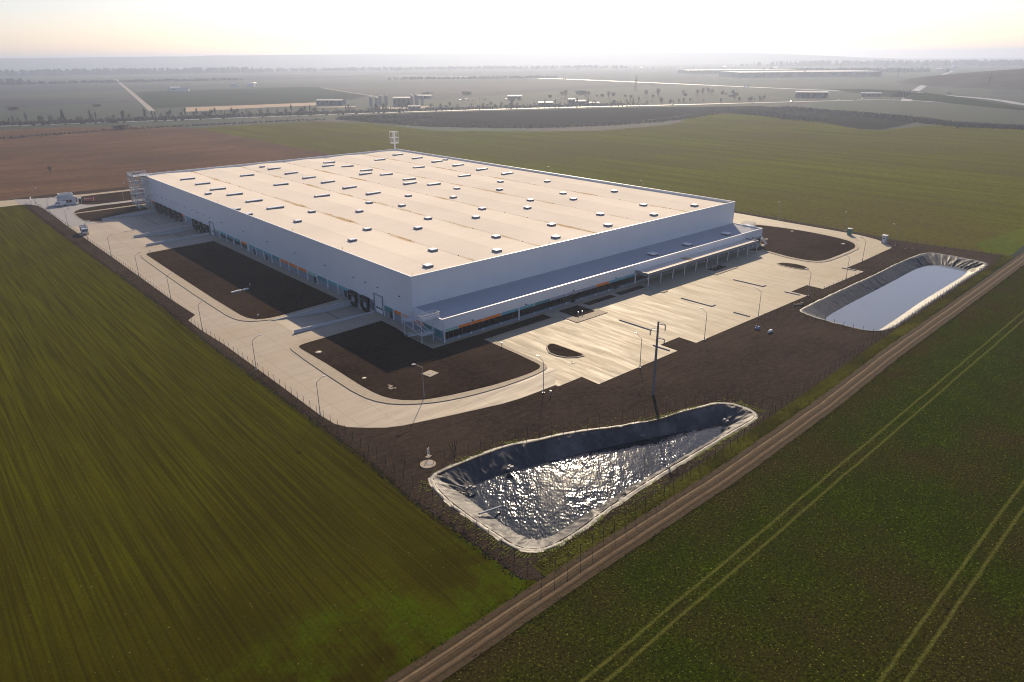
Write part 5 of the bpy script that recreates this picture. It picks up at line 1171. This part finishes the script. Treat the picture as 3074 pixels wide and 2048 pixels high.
# electricity pylons on the horizon side and poles by the highway
MT['farpole'] = plain('far_pole', (.10,.10,.10), .7, .3)
pp = None
for i in list(range(170, 1100, 62)):
    x, y = along(i, 7.5)
    if pp is None:
        pp = o = empty('utility_pole', (0,0,0)); g = MB(); g.tube((0,0,0),(0,0,10),.16,.11,6); g.build('pole', MT['farpole'], o); g = MB(); g.bar((-1.1,0,9.3),(1.1,0,9.3),.14,.14); g.build('crossarm', MT['farpole'], o)
    else: o = copy_tree(pp)
    o.location = (x, y, 0); o.rotation_euler = (0,0,.9); tag(o, 'thin utility pole in the line along the far highway', 'utility pole', 'utility poles along the far highway')
py = None
for a, D in ((9.5,1500),(21.3,2300),(27.2,2400),(28.5,3000),(32.5,1700),(34.2,2600)):
    x, y = at_angle(a, D)
    if py is None:
        py = o = empty('pylon', (0,0,0)); g = MB()
        for sx in (-1, 1):
            for sy in (-1, 1): g.bar((sx*2.6,sy*2.6,0),(sx*.4,sy*.4,22),.3,.3); g.bar((sx*.4,sy*.4,22),(0,0,30),.25,.25)
        for z, w_ in ((3,2.3),(8,1.8),(13,1.3),(18,.8)):
            for s in (-1, 1): g.bar((-w_,s*w_,z),(w_,s*w_,z+4),.16,.16); g.bar((s*w_,-w_,z),(s*w_,w_,z+4),.16,.16)
        g.build('frame', MT['farpole'], o); g = MB()
        for z, w_ in ((20,6),(24,5),(28,3.5)): g.bar((-w_,0,z),(w_,0,z),.3,.4)
        g.build('crossarm', MT['farpole'], o)
    else: o = copy_tree(py)
    o.location = (x, y, 0); o.rotation_euler = (0,0,HEAD+.4); tag(o, 'faint lattice pylon standing in the hazy fields', 'pylon', 'distant lattice pylons')
# traffic
car0 = None
MT['carw'] = plain('light_car_paint', (.62,.62,.62), .25, .6, var=.02); MT['card'] = plain('dark_car_paint', (.05,.055,.065), .25, .6, var=.02)
cars = {}
def car(x, y, rz, col, label, z=.12, group=None):
    if col not in cars:
        o = cars[col] = empty('car', (0,0,0))
        profile(o, 'body', [(-2.15,.3),(2.15,.3),(2.2,.75),(1.3,.92),(.55,1.42),(-1.1,1.45),(-1.9,1.0),(-2.2,.9)], -.85, .85, MT[col], .16)
        g = MB()
        for s in (-1, 1): g.add([(1.1,s*.86,.95),(-1.6,s*.86,.98),(-1.05,s*.80,1.38),(.5,s*.80,1.36)], [(0,1,2,3)])
        g.add([(1.32,-.75,.95),(1.32,.75,.95),(.60,.68,1.40),(.60,-.68,1.40)], [(0,1,2,3)]); g.build('window', MT['glass'], o)
        for xx in (-1.35, 1.35):
            for yy in (-.8, .8): wheel(o, xx, yy, .31, .31, .2)
    else: o = copy_tree(cars[col])
    o.location = (x, y, z); o.rotation_euler = (0, 0, rz); tag(o, label, 'car', group)
def on_road(i, off): x, y = along(i, off); a, b = Vector(r1[i-2]), Vector(r1[i+2]); return x, y, math.atan2((b-a).y, (b-a).x)
def nearest_i(x, y): return min(range(3, len(r1)-3), key=lambda k: (r1[k][0]-x)**2+(r1[k][1]-y)**2)
for x, y, off, c_, l in ((50.7,800,-2,'carw','white car on the highway nearest the left picture edge'),(66,793,2,'card','dark car behind the white one at the left of the highway'),(95.3,781,2,'card','third car from the left on the highway'),(940,414,-2,'carw','white car on the highway where it bends right'),(1016,376,2,'carw','bright car on the highway near the green shed'),(1038,368,-2,'card','dark car near the flyover junction'),(1055,361,2,'carw','pale car just right of the dark one near the flyover junction'),(770,498,2,'carw','pale car on the highway beyond the ploughed field'),(600,593,2,'carw','car passing the roadside yard buildings'),(690,547,-2,'card','dark car right of the roadside yard buildings')):
    i = nearest_i(x, y); q = on_road(i, off); car(q[0], q[1], q[2], c_, l)
rnd = random.Random(8)
for k in range(26):
    x = 640+rnd.uniform(0,140); y = 850-(x-640)*1.05+rnd.uniform(-60,50); car(x, y, rnd.uniform(0,6.2), 'carw' if rnd.random() < .6 else 'card', 'vehicle parked in the roadside yard right of the silos', .05, 'vehicles in the roadside yard')
Bu = empty('bus', (1240,306,3.2), math.atan2(147.9-311.3,1057.6-1263.8), 'green and white coach on the motorway right of the flyover', 'bus')
g = MB(); g.box(-6,-1.25,.4,6,1.25,3.2); g.build('body', MT['gwall'], Bu); g = MB(); g.box(-5.7,-1.28,1.6,5.7,1.28,2.6); g.build('window', MT['glass'], Bu)
for x in (-3.8,3.8):
    for y in (-1.1,1.1): wheel(Bu, x, y, .5, .5, .3)
for x, y, l in ((1600,1900,'white lorry on the motorway far away, left one'),(1560,1500,'white lorry on the motorway far away, middle one'),(1380,760,'white lorry on the motorway beyond the thicket')):
    Tq = empty('lorry', (x, y, .1), 1.6, l, 'lorry'); g = MB(); g.box(-6,-1.25,1,4,1.25,3.9); g.build('trailer', MT['white'], Tq); profile(Tq, 'cab', [(4.2,.6),(6.3,.6),(6.4,1.4),(6.2,2.9),(4.2,3.1)], -1.2, 1.2, MT['carw'])
    for xx in (-4.5,-3.2,5.2):
        for yy in (-1.1,1.1): wheel(Tq, xx, yy, .5, .5, .3)

# every look-alike gets its own place in the row, counted along it
ONES = 'zeroth first second third fourth fifth sixth seventh eighth ninth tenth eleventh twelfth thirteenth fourteenth fifteenth sixteenth seventeenth eighteenth nineteenth'.split()
TENS = {2:'twent',3:'thirt',4:'fort',5:'fift',6:'sixt',7:'sevent',8:'eight',9:'ninet'}
def ordinal(n):
    if n >= 100: return 'hundredth' if n == 100 else 'hundred-and-'+ordinal(n-100)
    if n < 20: return ONES[n]
    return TENS[n//10]+('ieth' if n % 10 == 0 else 'y-'+ONES[n % 10])
by = {}
for o in sc.objects:
    if o.parent is None and 'label' in o and o.get('category') in ('tree','bush','car','house','utility pole','pylon'): by.setdefault(o['label'], []).append(o)
for lab, os_ in by.items():
    if len(os_) < 2: continue
    os_.sort(key=lambda o: -math.atan2(o.location.y-CAMY, o.location.x-CAMX))
    for i, o in enumerate(os_): o['label'] = lab+', '+ordinal(i+1)+' counted from the left'
# ---------------------------------------------------------------- haze
m = bpy.data.materials.new('haze'); m.use_nodes = True; t = m.node_tree; t.nodes.clear()
o_ = t.nodes.new('ShaderNodeOutputMaterial'); pv = t.nodes.new('ShaderNodeVolumePrincipled')
pv.inputs['Color'].default_value = (.49, .57, .74, 1); pv.inputs['Density'].default_value = HAZE; pv.inputs['Anisotropy'].default_value = .55
t.links.new(pv.outputs[0], o_.inputs['Volume'])
g = MB(); g.box(-11500,-11500,-6,14500,14500,116); tag(g.build('haze', m), kind='stuff')
